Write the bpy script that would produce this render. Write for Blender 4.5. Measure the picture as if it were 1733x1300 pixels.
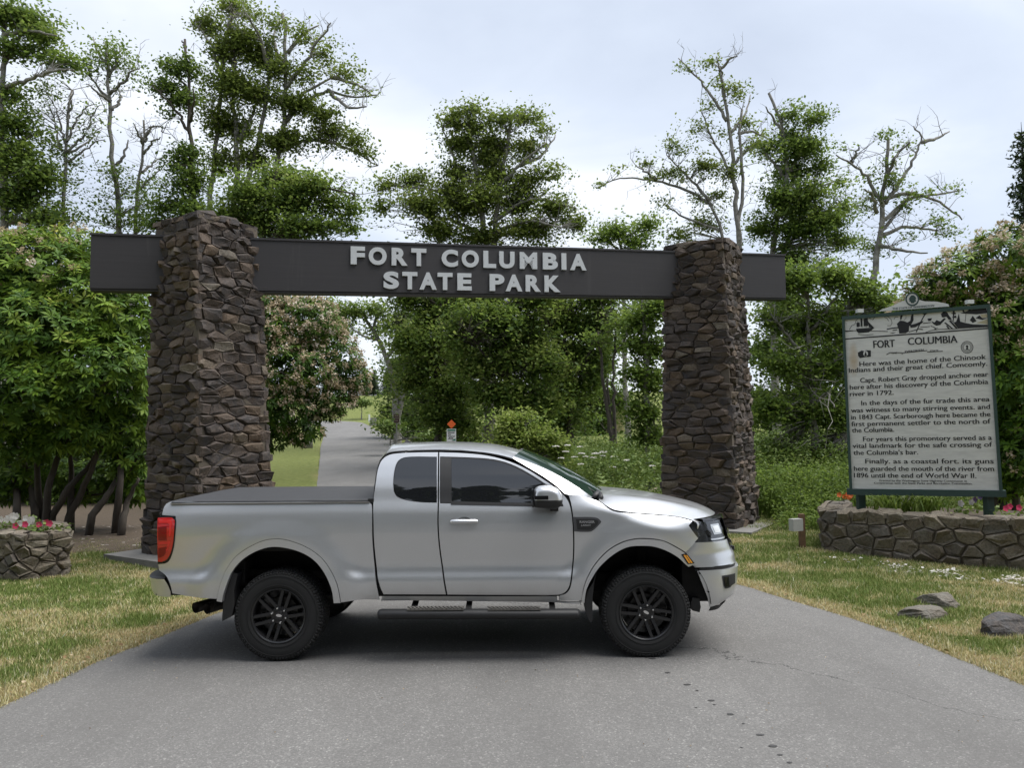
import bpy, bmesh, math, random
import numpy as np
from mathutils import Vector, Matrix
from mathutils.geometry import delaunay_2d_cdt

for o in list(bpy.data.objects):
    bpy.data.objects.remove(o, do_unlink=True)
scene = bpy.context.scene
COL = scene.collection
rng = np.random.default_rng(7)
random.seed(7)

# ------------------------------------------------------------------ camera
FPX, CX, CY = 1301.0, 866.5, 650.0          # focal length and centre of the 1733 x 1300 photograph
PITCH, ROLL, CAMZ = math.radians(3.52), math.radians(0.5), 2.0
cam_d = bpy.data.cameras.new('camera')
cam = bpy.data.objects.new('camera', cam_d)
COL.objects.link(cam)
cam_d.sensor_fit = 'HORIZONTAL'
cam_d.sensor_width = 36.0
cam_d.lens = 36.0 * FPX / 1733.0
cam_d.clip_start, cam_d.clip_end = 0.1, 3000.0
CROT = Matrix.Rotation(math.radians(90) + PITCH, 3, 'X') @ Matrix.Rotation(-ROLL, 3, 'Z')
cam.matrix_world = Matrix.Translation((0, 0, CAMZ)) @ CROT.to_4x4()
scene.camera = cam
CR = np.array(CROT)

def P(px, py, Y):
    """pixel of the photograph + real distance Y along the road -> point in metres"""
    d = CR @ np.array([(px - CX) / FPX, -(py - CY) / FPX, -1.0])
    k = Y / d[1]
    return np.array([d[0] * k, Y, CAMZ + d[2] * k])

# ------------------------------------------------------------------ sky and sun (soft overcast)
SUN_EL, SUN_AZ = math.radians(66), math.radians(84)      # high on the right, veiled by cloud
world = bpy.data.worlds.new('World')
scene.world = world
world.use_nodes = True
nt = world.node_tree
nt.nodes.clear()
def wn(t, **k):
    n = nt.nodes.new(t)
    for a, b in k.items():
        setattr(n, a, b)
    return n
out = wn('ShaderNodeOutputWorld')
bg = wn('ShaderNodeBackground'); bg.inputs['Strength'].default_value = 0.1
sky = wn('ShaderNodeTexSky', sky_type='NISHITA', sun_disc=False)
sky.sun_elevation, sky.sun_rotation = SUN_EL, SUN_AZ
tc = wn('ShaderNodeTexCoord')
mp = wn('ShaderNodeMapping'); mp.inputs['Scale'].default_value = (1.0, 1.0, 2.6)
mp.inputs['Location'].default_value = (3.1, 0.4, 1.7)
n1 = wn('ShaderNodeTexNoise'); n1.inputs['Scale'].default_value = 1.7; n1.inputs['Detail'].default_value = 6; n1.inputs['Roughness'].default_value = 0.5
n1.inputs['Distortion'].default_value = 0.3
ramp = wn('ShaderNodeValToRGB')
ramp.color_ramp.elements[0].position = 0.34; ramp.color_ramp.elements[0].color = (1.85, 2.06, 2.44, 1)
ramp.color_ramp.elements[1].position = 0.68; ramp.color_ramp.elements[1].color = (2.95, 3.07, 3.28, 1)
e = ramp.color_ramp.elements.new(0.5); e.color = (2.18, 2.40, 2.78, 1)
mix = wn('ShaderNodeMix', data_type='RGBA'); mix.inputs[0].default_value = 0.95
L = nt.links.new
L(tc.outputs['Generated'], mp.inputs['Vector']); L(mp.outputs['Vector'], n1.inputs['Vector'])
L(n1.outputs['Fac'], ramp.inputs['Fac']); L(sky.outputs['Color'], mix.inputs[6]); L(ramp.outputs['Color'], mix.inputs[7])
L(mix.outputs[2], bg.inputs['Color']); L(bg.outputs['Background'], out.inputs['Surface'])

sun_d = bpy.data.lights.new('sun', 'SUN')
sun_d.energy, sun_d.angle, sun_d.color = 1.5, math.radians(52), (1.0, 0.97, 0.93)
sun = bpy.data.objects.new('sun', sun_d); COL.objects.link(sun)
sdir = Vector((math.sin(SUN_AZ) * math.cos(SUN_EL), math.cos(SUN_AZ) * math.cos(SUN_EL), math.sin(SUN_EL)))
sun.rotation_euler = sdir.to_track_quat('Z', 'Y').to_euler()
sun.location = sdir * 50

scene.view_settings.view_transform = 'Standard'
scene.view_settings.look = 'None'
scene.view_settings.gamma = 1.0
scene.view_settings.use_curve_mapping = False
scene.view_settings.exposure = 1.82
scene.render.engine = 'CYCLES'
scene.cycles.use_denoising = True
scene.cycles.max_bounces = 8
scene.cycles.diffuse_bounces = 6
scene.cycles.transparent_max_bounces = 12
scene.cycles.caustics_reflective = False
scene.cycles.caustics_refractive = False

# ------------------------------------------------------------------ materials
MATS = {}
class NB:
    """small helper round a node tree"""
    def __init__(s, name):
        s.m = bpy.data.materials.new(name); s.m.use_nodes = True
        s.t = s.m.node_tree; s.t.nodes.clear()
        s.out = s.t.nodes.new('ShaderNodeOutputMaterial')
    def n(s, t, ins=None, **k):
        n = s.t.nodes.new(t)
        for a, b in k.items(): setattr(n, a, b)
        for a, b in (ins or {}).items():
            if hasattr(b, 'is_output'): s.t.links.new(b, n.inputs[a])
            else: n.inputs[a].default_value = b
        return n
    def noise(s, scale, detail=4, rough=.55, vec=None, dist=0.0):
        v = vec or s.n('ShaderNodeTexCoord').outputs['Object']
        return s.n('ShaderNodeTexNoise', {'Vector': v, 'Scale': scale, 'Detail': detail, 'Roughness': rough, 'Distortion': dist}).outputs['Fac']
    def ramp(s, fac, stops):
        r = s.n('ShaderNodeValToRGB', {'Fac': fac})
        cr = r.color_ramp
        while len(cr.elements) < len(stops): cr.elements.new(0.5)
        for el, (p, c) in zip(cr.elements, stops):
            el.position = p; el.color = (*c, 1) if len(c) == 3 else c
        return r.outputs['Color']
    def mix(s, fac, a, b, blend='MIX'):
        m = s.n('ShaderNodeMix', data_type='RGBA', blend_type=blend)
        for i, v in ((0, fac), (6, a), (7, b)):
            if hasattr(v, 'is_output'): s.t.links.new(v, m.inputs[i])
            else: m.inputs[i].default_value = v if i == 0 else ((*v, 1) if len(v) == 3 else v)
        return m.outputs[2]
    def math(s, op, a, b=0.0):
        m = s.n('ShaderNodeMath', operation=op)
        for i, v in ((0, a), (1, b)):
            if hasattr(v, 'is_output'): s.t.links.new(v, m.inputs[i])
            else: m.inputs[i].default_value = v
        return m.outputs[0]
    def attr(s, name):
        return s.n('ShaderNodeAttribute', attribute_name=name).outputs['Fac']
    def bump(s, h, strength, dist):
        return s.n('ShaderNodeBump', {'Height': h, 'Strength': strength, 'Distance': dist}).outputs['Normal']
    def done(s, **ins):
        b = s.n('ShaderNodeBsdfPrincipled')
        for k, v in ins.items():
            k = k.replace('_', ' ')
            if v is None: continue
            if hasattr(v, 'is_output'): s.t.links.new(v, b.inputs[k])
            else: b.inputs[k].default_value = (*v, 1) if isinstance(v, tuple) and len(v) == 3 else v
        s.t.links.new(b.outputs[0], s.out.inputs['Surface'])
        s.b = b
        return s.m

def plain(name, col, rough=.6, metal=0.0, var=.12, scale=14, bump=0.0, **kw):
    if name in MATS: return MATS[name]
    b = NB(name)
    c = b.mix(b.noise(scale, 5), tuple(x * (1 - var) for x in col), tuple(min(1, x * (1 + var)) for x in col))
    nrm = b.bump(b.noise(scale * 6, 4), .4, bump) if bump else None
    MATS[name] = b.done(Base_Color=c, Roughness=rough, Metallic=metal, Normal=nrm, **kw)
    return MATS[name]

def leaf_mat(name, stops, rough=.5, trans=.28, tcol=(.24, .33, .06)):
    b = NB(name)
    c = b.ramp(b.attr('tint'), stops)
    pr = b.n('ShaderNodeBsdfPrincipled', {'Base Color': c, 'Roughness': rough, 'Specular IOR Level': .22})
    tl = b.n('ShaderNodeBsdfTranslucent', {'Color': b.mix(.5, c, tcol)})
    mx = b.n('ShaderNodeMixShader', {0: trans, 1: pr.outputs[0], 2: tl.outputs[0]})
    b.t.links.new(mx.outputs[0], b.out.inputs['Surface'])
    MATS[name] = b.m
    return b.m

# ------------------------------------------------------------------ mesh helpers
class MB:
    def __init__(s): s.V, s.F, s.T, s.n = [], [], [], 0
    def add(s, V, F, tint=0.5):
        V = np.asarray(V, float).reshape(-1, 3)
        if isinstance(F, np.ndarray) or (len(F) and all(len(f) == len(F[0]) for f in F)):
            s.F.append(np.asarray(F, np.int64) + s.n)
        else:
            for f in F: s.F.append(np.asarray([f], np.int64) + s.n)
        s.V.append(V)
        s.T.append(np.broadcast_to(np.asarray(tint, float), (len(V),)).copy())
        s.n += len(V)
    def box(s, c, size, R=None, tint=.5, taper=1.0):
        x, y, z = np.asarray(size, float) / 2
        V = np.array([[-x, -y, -z], [x, -y, -z], [x, y, -z], [-x, y, -z], [-x * taper, -y * taper, z], [x * taper, -y * taper, z], [x * taper, y * taper, z], [-x * taper, y * taper, z]])
        if R is not None: V = V @ np.asarray(R).T
        s.add(V + np.asarray(c), [[3, 2, 1, 0], [4, 5, 6, 7], [0, 1, 5, 4], [1, 2, 6, 5], [2, 3, 7, 6], [3, 0, 4, 7]], tint)
    def bar(s, a, b, w, t, tint=.5, up=(0, 0, 1)):
        a, b = np.asarray(a, float), np.asarray(b, float)
        d = b - a; Ln = np.linalg.norm(d); d /= Ln
        u = np.cross(up, d); u /= np.linalg.norm(u); v = np.cross(d, u)
        s.box((a + b) / 2, (Ln, w, t), np.column_stack([d, u, v]), tint)
    def grid(s, G, tint=.5, flip=False):
        G = np.asarray(G, float); nu, nv = G.shape[:2]
        i = np.arange(nu * nv).reshape(nu, nv)
        a, b, c, d = i[:-1, :-1].ravel(), i[1:, :-1].ravel(), i[1:, 1:].ravel(), i[:-1, 1:].ravel()
        F = np.column_stack([a, d, c, b] if flip else [a, b, c, d])
        s.add(G.reshape(-1, 3), F, tint if np.ndim(tint) == 0 else np.asarray(tint).ravel())
    def tube(s, pts, rad, n=6, tint=.5, cap=True):
        pts = np.asarray(pts, float); m = len(pts)
        rad = np.broadcast_to(np.asarray(rad, float), (m,))
        T = np.gradient(pts, axis=0); T /= np.linalg.norm(T, axis=1)[:, None] + 1e-9
        ref = np.array([0, 0, 1.0]) if abs(T[0, 2]) < .9 else np.array([1.0, 0, 0])
        V = []
        for i in range(m):
            u = np.cross(ref, T[i]); u /= np.linalg.norm(u) + 1e-9
            v = np.cross(T[i], u); ref = np.cross(T[i], u) if False else ref
            if np.linalg.norm(np.cross(ref, T[i])) < .2: ref = v
            a = np.arange(n) * 2 * np.pi / n
            V.append(pts[i] + rad[i] * (np.cos(a)[:, None] * u + np.sin(a)[:, None] * v))
        V = np.concatenate(V)
        i = np.arange(m * n).reshape(m, n); j = np.roll(i, -1, axis=1)
        F = np.column_stack([i[:-1].ravel(), j[:-1].ravel(), j[1:].ravel(), i[1:].ravel()])
        s.add(V, F, tint)
        if cap:
            s.F.append(np.asarray([i[0][::-1]]) + s.n - m * n); s.F.append(np.asarray([i[-1]]) + s.n - m * n)
    def lathe(s, prof, axis='y', n=48, tint=.5, c=(0, 0, 0)):
        """prof: list of (radius, height along axis)"""
        prof = np.asarray(prof, float); a = np.arange(n) * 2 * np.pi / n
        r, h = prof[:, 0][:, None], prof[:, 1][:, None]
        X, Z, H = r * np.cos(a), r * np.sin(a), h + 0 * a
        G = {'y': np.stack([X, H, Z], -1), 'z': np.stack([X, -Z, H], -1), 'x': np.stack([H, X, -Z], -1)}[axis] + np.asarray(c)
        i = np.arange(len(prof) * n).reshape(len(prof), n); j = np.roll(i, -1, axis=1)
        s.add(G.reshape(-1, 3), np.column_stack([i[:-1].ravel(), i[1:].ravel(), j[1:].ravel(), j[:-1].ravel()]), tint)
    def mesh(s, name, org=(0, 0, 0), smooth=False):
        V = np.concatenate(s.V) - np.asarray(org)
        me = bpy.data.meshes.new(name)
        loops = np.concatenate([f.ravel() for f in s.F])
        tot = np.concatenate([np.full(len(f), f.shape[1]) for f in s.F])
        start = np.concatenate([[0], np.cumsum(tot)[:-1]])
        me.vertices.add(len(V)); me.vertices.foreach_set('co', V.ravel().astype(np.float32))
        me.loops.add(len(loops)); me.loops.foreach_set('vertex_index', loops.astype(np.int32))
        me.polygons.add(len(tot)); me.polygons.foreach_set('loop_start', start.astype(np.int32))
        me.polygons.foreach_set('use_smooth', np.full(len(tot), smooth))
        at = me.attributes.new('tint', 'FLOAT', 'POINT'); at.data.foreach_set('value', np.concatenate(s.T).astype(np.float32))
        me.update(calc_edges=True)
        return me

ORG = {}
def link(name, me, mat, parent=None, loc=None):
    o = bpy.data.objects.new(name, me); COL.objects.link(o)
    if mat is not None and not me.materials: me.materials.append(mat)
    if parent is not None: o.parent = parent
    if loc is not None: o.location = loc
    base = ORG.get(parent.name, np.zeros(3)) if parent is not None else np.zeros(3)
    ORG[o.name] = base + (np.asarray(loc, float) if loc is not None else 0)
    return o
def put(name, mb, mat, parent=None, smooth=False, loc=None):
    """world-space mesh builder -> object (vertices stored relative to the thing's base)"""
    base = ORG.get(parent.name, np.zeros(3)) if parent is not None else np.zeros(3)
    if parent is None and loc is not None:
        return link(name, mb.mesh(name, loc, smooth), mat, None, loc)
    return link(name, mb.mesh(name, base, smooth), mat, parent)
def tag(o, label=None, cat=None, group=None, kind=None):
    for k, v in (('label', label), ('category', cat), ('group', group), ('kind', kind)):
        if v: o[k] = v
    return o
def thing(name, label, cat, loc, group=None):
    o = bpy.data.objects.new(name, None); COL.objects.link(o)
    o.location = loc; o.empty_display_size = .2
    ORG[o.name] = np.asarray(loc, float)
    return tag(o, label, cat, group)

def smoothstep(a, b, x):
    t = np.clip((np.asarray(x, float) - a) / (b - a), 0, 1); return t * t * (3 - 2 * t)
def vnoise(x, y, seed=0):
    """value noise in numpy, 0..1"""
    r = np.random.default_rng(seed).random((256, 256))
    x, y = np.asarray(x, float), np.asarray(y, float)
    xi, yi = np.floor(x).astype(int), np.floor(y).astype(int)
    fx, fy = x - xi, y - yi; fx = fx * fx * (3 - 2 * fx); fy = fy * fy * (3 - 2 * fy)
    g = lambda i, j: r[i % 256, j % 256]
    return (g(xi, yi) * (1 - fx) + g(xi + 1, yi) * fx) * (1 - fy) + (g(xi, yi + 1) * (1 - fx) + g(xi + 1, yi + 1) * fx) * fy
def fbm(x, y, seed=0, oct=4):
    s, a, t = 0, .5, 0
    for k in range(oct):
        s = s + a * vnoise(x * 2 ** k, y * 2 ** k, seed + k); t += a; a *= .55
    return s / t
def spline(pts, step):
    """Catmull-Rom through pts; a third value marks a sharp corner; closed polygon, resampled"""
    n = len(pts); out = []
    p = [np.array(q[:2], float) for q in pts]; sharp = [len(q) > 2 for q in pts]
    for i in range(n):
        a, b = p[i], p[(i + 1) % n]
        pm = a - (b - a) if sharp[i] else p[i - 1]
        pn = b + (b - a) if sharp[(i + 1) % n] else p[(i + 2) % n]
        # keep tangents modest when neighbours are much farther away
        L0 = np.linalg.norm(b - a) + 1e-9
        m0 = (b - pm); m0 = m0 / (np.linalg.norm(m0) + 1e-9) * L0
        m1 = (pn - a); m1 = m1 / (np.linalg.norm(m1) + 1e-9) * L0
        k = max(1, int(round(L0 / step)))
        for t in np.arange(k) / k:
            out.append((2 * t**3 - 3 * t**2 + 1) * a + (t**3 - 2 * t**2 + t) * m0 + (-2 * t**3 + 3 * t**2) * b + (t**3 - t**2) * m1)
    return np.array(out)
def inside(poly, q):
    poly = np.asarray(poly); q = np.asarray(q); c = np.zeros(len(q), bool)
    x, y = q[:, 0], q[:, 1]
    x1, y1 = poly[:, 0], poly[:, 1]; x2, y2 = np.roll(x1, -1), np.roll(y1, -1)
    for a, b, d, e in zip(x1, y1, x2, y2):
        c ^= ((b > y) != (e > y)) & (x < (d - a) * (y - b) / (e - b + 1e-12) + a)
    return c

# ------------------------------------------------------------------ the ground
RY = [-60, 8, 14, 24, 35, 47, 60, 80, 93, 112, 140, 400]
RZ = [-.02, 0, .02, .36, .75, 1.17, 1.75, 3.1, 3.6, 7.6, 8.6, 9.5]
_yy = np.arange(-60, 400, .5)
_k = np.exp(-.5 * (np.arange(-12, 13) / 4.0) ** 2); _k /= _k.sum()
_zz = np.convolve(np.pad(np.interp(_yy, RY, RZ), 12, mode='edge'), _k, mode='valid')
LY = [-60, -25, 0, 4, 5.8, 7.45, 8.3, 10, 12, 16, 20, 24, 35, 47, 60, 72, 80, 88, 95]
LX = [-30, -11, -4.4, -3.98, -3.85, -3.67, -3.42, -3.1, -3.1, -3.6, -4.8, -6.1, -8.75, -11.7, -14.7, -17.7, -21, -29, -44]
RYY = [-60, -25, 0, 4, 6, 7.76, 10, 12, 14.5, 18, 24, 35, 47, 60, 72, 80, 86, 95]
RXX = [30, 11, 5.0, 4.3, 4.0, 3.78, 2.97, 2.3, 1.9, 1.2, -.8, -3.4, -6.7, -9.8, -13.2, -15.7, -19, -34]
_ry = np.arange(-60, 95, .25)
_k2 = np.exp(-.5 * (np.arange(-8, 9) / 2.2) ** 2); _k2 /= _k2.sum()
_rl = np.convolve(np.pad(np.interp(_ry, LY, LX), 8, mode='edge'), _k2, mode='valid')
_rr = np.convolve(np.pad(np.interp(_ry, RYY, RXX), 8, mode='edge'), _k2, mode='valid')
def edgeL(y): return np.interp(y, _ry, _rl) + .05 * (vnoise(np.asarray(y) * 1.7, 3.3, 5) - .5)
def edgeR(y): return np.interp(y, _ry, _rr) + .05 * (vnoise(np.asarray(y) * 1.7, 9.3, 6) - .5)
def g0(x, y):
    z = np.interp(y, _yy, _zz) - .033
    return z + .12 * smoothstep(2.4, 4.2, x) * smoothstep(10.5, 13.5, y)
def ground(x, y):
    x, y = np.asarray(x, float), np.asarray(y, float)
    d = np.minimum(x - edgeL(y), edgeR(y) - x)           # > 0 on the road
    z = g0(x, y) + .05 * (fbm(x * .7, y * .7, 11) - .5) * smoothstep(0, 1.2, -d) + .02 * smoothstep(.25, -.05, d) * smoothstep(-.6, 0., d)
    z = z + np.where((y > 25) & (d < 0), .9 * (fbm(x * .05, y * .05, 12) - .5) * smoothstep(0, 8, -d), 0)
    return np.where(y < 95, z - (.07 + .22 * smoothstep(18, 30, y)) * smoothstep(-.02, .15 + .5 * smoothstep(18, 30, y), d), z)
def dryness(x, y):
    d = np.minimum(x - edgeL(y), edgeR(y) - x)
    e = smoothstep(-.55, -.02, d) * .8
    n = smoothstep(.4, .68, fbm(x * .8 + 3, y * 1.5, 21, 4))
    n = n * smoothstep(.2, .6, fbm(x * .27, y * .5, 23, 3) + .1)
    n2 = smoothstep(.45, .62, fbm(x * 3, y * 3, 22, 3))
    far = smoothstep(13, 17, y)
    return np.clip((e + .55 * n + .38 * n2 + .02) * (1 - .75 * far) + .02, 0, 1)
def grid_axis(*segs):
    v = []
    for a, b, s in segs: v.append(np.arange(a, b, s))
    return np.concatenate(v + [[segs[-1][1]]])
gx = grid_axis((-320, -60, 20), (-60, -22, 2), (-22, -8, .5), (-8, 9, .12), (9, 24, .5), (24, 60, 2), (60, 320, 20))
gy = grid_axis((-60, 3, 1.5), (3, 14, .12), (14, 32, .4), (32, 110, 1.5), (110, 380, 15))
GX, GY = np.meshgrid(gx, gy, indexing='ij')
gm = MB(); gm.grid(np.stack([GX, GY, ground(GX, GY)], -1), tint=dryness(GX, GY))
b = NB('lawn_soil')
vec = b.n('ShaderNodeTexCoord').outputs['Object']
fine = b.noise(38, 6, .7, vec); mid = b.noise(6, 5, .6, vec)
dry = b.math('ADD', b.attr('tint'), b.math('MULTIPLY', b.math('SUBTRACT', fine, .5), .9))
green = b.ramp(mid, [(.3, (.095, .120, .035)), (.55, (.150, .170, .055)), (.75, (.20, .21, .08))])
straw = b.ramp(fine, [(.25, (.15, .105, .055)), (.5, (.30, .23, .12)), (.75, (.42, .34, .19))])
c = b.mix(b.ramp(dry, [(.3, (0, 0, 0)), (.7, (1, 1, 1))]), green, straw)
m_lawn = b.done(Base_Color=c, Roughness=.95, Normal=b.bump(b.noise(60, 5, .7, vec), 1.0, .03), Specular_IOR_Level=.1)
g_ob = put('ground', gm, m_lawn, smooth=True); g_ob['kind'] = 'structure'

# the road: one sheet of asphalt, edges slightly uneven
ry = np.concatenate([np.arange(-60, 3, 1.5), np.arange(3, 16, .12), np.arange(16, 93, .6)])
U = np.linspace(0, 1, 15)
lx, rx = edgeL(ry)[:, None], edgeR(ry)[:, None]
X = lx + (rx - lx) * U
ed = .012 * (vnoise(ry * 6, 1.5, 31)[:, None] - .5) * (np.abs(U - .5) > .49)
Z = g0(X, ry[:, None]) + .012 + .03 * (1 - (2 * U - 1) ** 2) + ed
rm = MB(); G = np.stack([X, np.broadcast_to(ry[:, None], X.shape), Z], -1)
rm.grid(G, flip=False)
for k in (0, -1):
    S = np.stack([G[:, k], G[:, k] - [0, 0, .07]], 1); rm.grid(S, flip=(k == 0))
def road_z(x, y):
    a, c = edgeL(y), edgeR(y); u = (x - a) / (c - a)
    return g0(x, y) + .012 + .03 * (1 - (2 * u - 1) ** 2)
b = NB('asphalt')
vec = b.n('ShaderNodeTexCoord').outputs['Object']
agg = b.n('ShaderNodeTexVoronoi', {'Vector': vec, 'Scale': 95.0}).outputs['Color']
sp = b.n('ShaderNodeSeparateColor', {0: agg}).outputs[0]
base = b.ramp(b.noise(.55, 5, .6, vec), [(.3, (.150, .146, .140)), (.7, (.195, .190, .181))])
c = b.mix(.5, base, b.ramp(sp, [(0, (.095, .093, .090)), (.55, (.155, .151, .145)), (.93, (.225, .22, .21)), (.985, (.42, .41, .39))]))
c = b.mix(b.math('MULTIPLY', b.ramp(b.noise(220, 2, .5, vec), [(.45, (0, 0, 0)), (.6, (1, 1, 1))]), .35), c, (.07, .07, .07))
# worn darker wheel tracks running along the drive, a fine wandering crack
sx = b.n('ShaderNodeSeparateXYZ', {0: vec})
wob = b.noise(.9, 6, .65, vec)
c = b.mix(b.math('MULTIPLY', b.ramp(b.noise(.35, 6, .7, b.n('ShaderNodeMapping', {'Vector': vec, 'Scale': (2.2, .8, 1)}).outputs[0]), [(.40, (0, 0, 0)), (.60, (1, 1, 1))]), .42), c, (.10, .097, .093))
crk = b.math('ABSOLUTE', b.math('SUBTRACT', b.math('ADD', b.math('MULTIPLY', sx.outputs[0], .62), b.math('MULTIPLY', sx.outputs[1], .55)), b.math('ADD', 4.55, b.math('MULTIPLY', wob, 1.0))))
ck = b.math('LESS_THAN', crk, .006)
ck = b.math('MULTIPLY', ck, b.math('GREATER_THAN', b.noise(2.3, 2, .5, vec), .42))
c = b.mix(b.math('MULTIPLY', ck, .75), c, (.03, .03, .03))
h = b.math('ADD', b.math('MULTIPLY', sp, .6), b.noise(160, 3, .6, vec))
m_asph = b.done(Base_Color=c, Roughness=.88, Normal=b.bump(h, .55, .006), Specular_IOR_Level=.3)
road = put('road', rm, m_asph, smooth=True); road['kind'] = 'structure'
# ------------------------------------------------------------------ the pickup truck
TX, TY, HW = -0.45, 7.78, 0.93
truck = thing('pickup_truck', 'silver pickup truck with black wheels and black bed cover parked across the drive', 'pickup truck', (TX, TY, 0))
XR, XF, ZW = -1.622, 1.615, 0.395

b = NB('silver_paint')
vec = b.n('ShaderNodeTexCoord').outputs['Object']
fl = b.n('ShaderNodeTexVoronoi', {'Vector': vec, 'Scale': 900.0}).outputs['Color']
flk = b.n('ShaderNodeSeparateColor', {0: fl}).outputs[0]
sz = b.n('ShaderNodeSeparateXYZ', {0: vec})
dirt = b.math('MULTIPLY', b.noise(5, 6, .65, vec), b.ramp(sz.outputs[2], [(.42, (1, 1, 1)), (.80, (.12, .12, .12))]))
c = b.mix(flk, (.57, .58, .592), (.67, .68, .692))
c = b.mix(b.math('MULTIPLY', dirt, .45), c, (.30, .27, .23))
m_paint = b.done(Base_Color=c, Metallic=.72, Roughness=b.math('ADD', .28, b.math('MULTIPLY', dirt, .3)), Coat_Weight=.8, Coat_Roughness=.07)
m_blackp = plain('black_plastic', (.016, .016, .017), .55, var=.25, bump=.0006)
m_gloss = plain('gloss_black', (.008, .008, .009), .08, var=.1)
m_seam = plain('seam_black', (.006, .006, .006), .9)
m_under = plain('underbody', (.018, .017, .016), .85, var=.5, bump=.004)
m_rubber = plain('tyre_rubber', (.016, .016, .016), .8, var=.35, scale=9, bump=.0012)
m_rim = plain('black_rim', (.016, .016, .017), .26, .0, var=.2)
m_chrome = plain('chrome', (.72, .72, .72), .16, 1.0, var=.04)
m_steel = plain('dull_steel', (.34, .33, .32), .45, .8, var=.2)
m_vinyl = plain('bed_vinyl', (.030, .031, .034), .62, var=.2, scale=40, bump=.0008)
b = NB('tinted_glass'); m_glass = b.done(Base_Color=(.012, .013, .015), Roughness=.02, IOR=1.52, Coat_Weight=1.0, Coat_Roughness=.01)
b = NB('windscreen_glass'); m_wind = b.done(Base_Color=(.016, .034, .024), Roughness=.03, IOR=1.5)
b = NB('clear_lens')
tr = b.n('ShaderNodeBsdfTransparent'); gl = b.n('ShaderNodeBsdfGlossy', {'Roughness': .03})
mx = b.n('ShaderNodeMixShader', {0: .12, 1: tr.outputs[0], 2: gl.outputs[0]}); b.t.links.new(mx.outputs[0], b.out.inputs['Surface']); m_lens = b.m
b = NB('tail_red'); m_red = b.done(Base_Color=b.mix(b.noise(9, 2), (.50, .006, .008), (.62, .014, .012)), Roughness=.12, Coat_Weight=1.0, Emission_Color=(.9, .02, .02), Emission_Strength=0.0)
m_dred = plain('dark_red_lens', (.22, .004, .006), .1)
m_bred = plain('bright_red_lens', (.72, .035, .03), .12)
m_amber = plain('amber_lens', (.85, .36, .04), .2)
m_grey = plain('lamp_silver', (.62, .64, .66), .25, .5)

_zz_t = np.arange(.2, 2.1, .002)
_ss = np.interp(_zz_t, [.30, .42, .50, .57, .62, .68, .715, .75, .79, .85, .95, 1.10, 1.20, 1.28, 1.34, 1.40, 1.50, 1.60, 1.70, 1.83, 2.1],
                [.080, .060, .034, .010, .000, -.006, -.002, .015, .029, .030, .017, .000, .004, .018, .040, .064, .097, .140, .192, .272, .45])
_k3 = np.exp(-.5 * (np.arange(-30, 31) / 9.0) ** 2); _k3 /= _k3.sum()
_ss = np.convolve(np.pad(_ss, 30, mode='edge'), _k3, mode='valid')
def s_side(x, z):
    x, z = np.asarray(x, float), np.asarray(z, float)
    s = np.interp(z, _zz_t, _ss)
    for xc, amp in ((XR, .025), (XF, .026)):
        r = np.hypot((x - xc) / 1.02, (z - ZW) * .98)
        s = s - amp * smoothstep(.84, .66, r) * smoothstep(.1, .5, z)
        s = s + (.0 - np.interp(z, _zz_t, _ss)) * .75 * smoothstep(.78, .62, r) * (z < 1.2)
    # the front wing rolls over into the bonnet
    z0 = 1.335 - .235 * smoothstep(.95, 1.85, x)
    s = s + np.where(x > .8, 3.4 * np.clip(z - z0, 0, 1) ** 2 * smoothstep(.93, 1.25, x) * (z < 1.6), 0)
    s = s + .30 * np.clip(x - 1.62, 0, 2) ** 2                       # plan curve towards the nose
    s = s + .03 * np.clip(-2.42 - x, 0, 2) ** 1.5                    # and towards the tail
    return s
def T3(px, py, y=None, extra=0.0):
    """photo pixel -> truck coordinates, on the body side (or at a given lateral y)"""
    yl = -HW if y is None else y
    for _ in range(1 if y is not None else 8):
        q = P(px, py, TY + yl); x, z = q[0] - TX, q[2]
        if y is None: yl = -HW + float(s_side(x, z)) + extra
    return np.array([x, yl, z])
def toW(V): return np.asarray(V, float) + np.array([TX, TY, 0])

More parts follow.
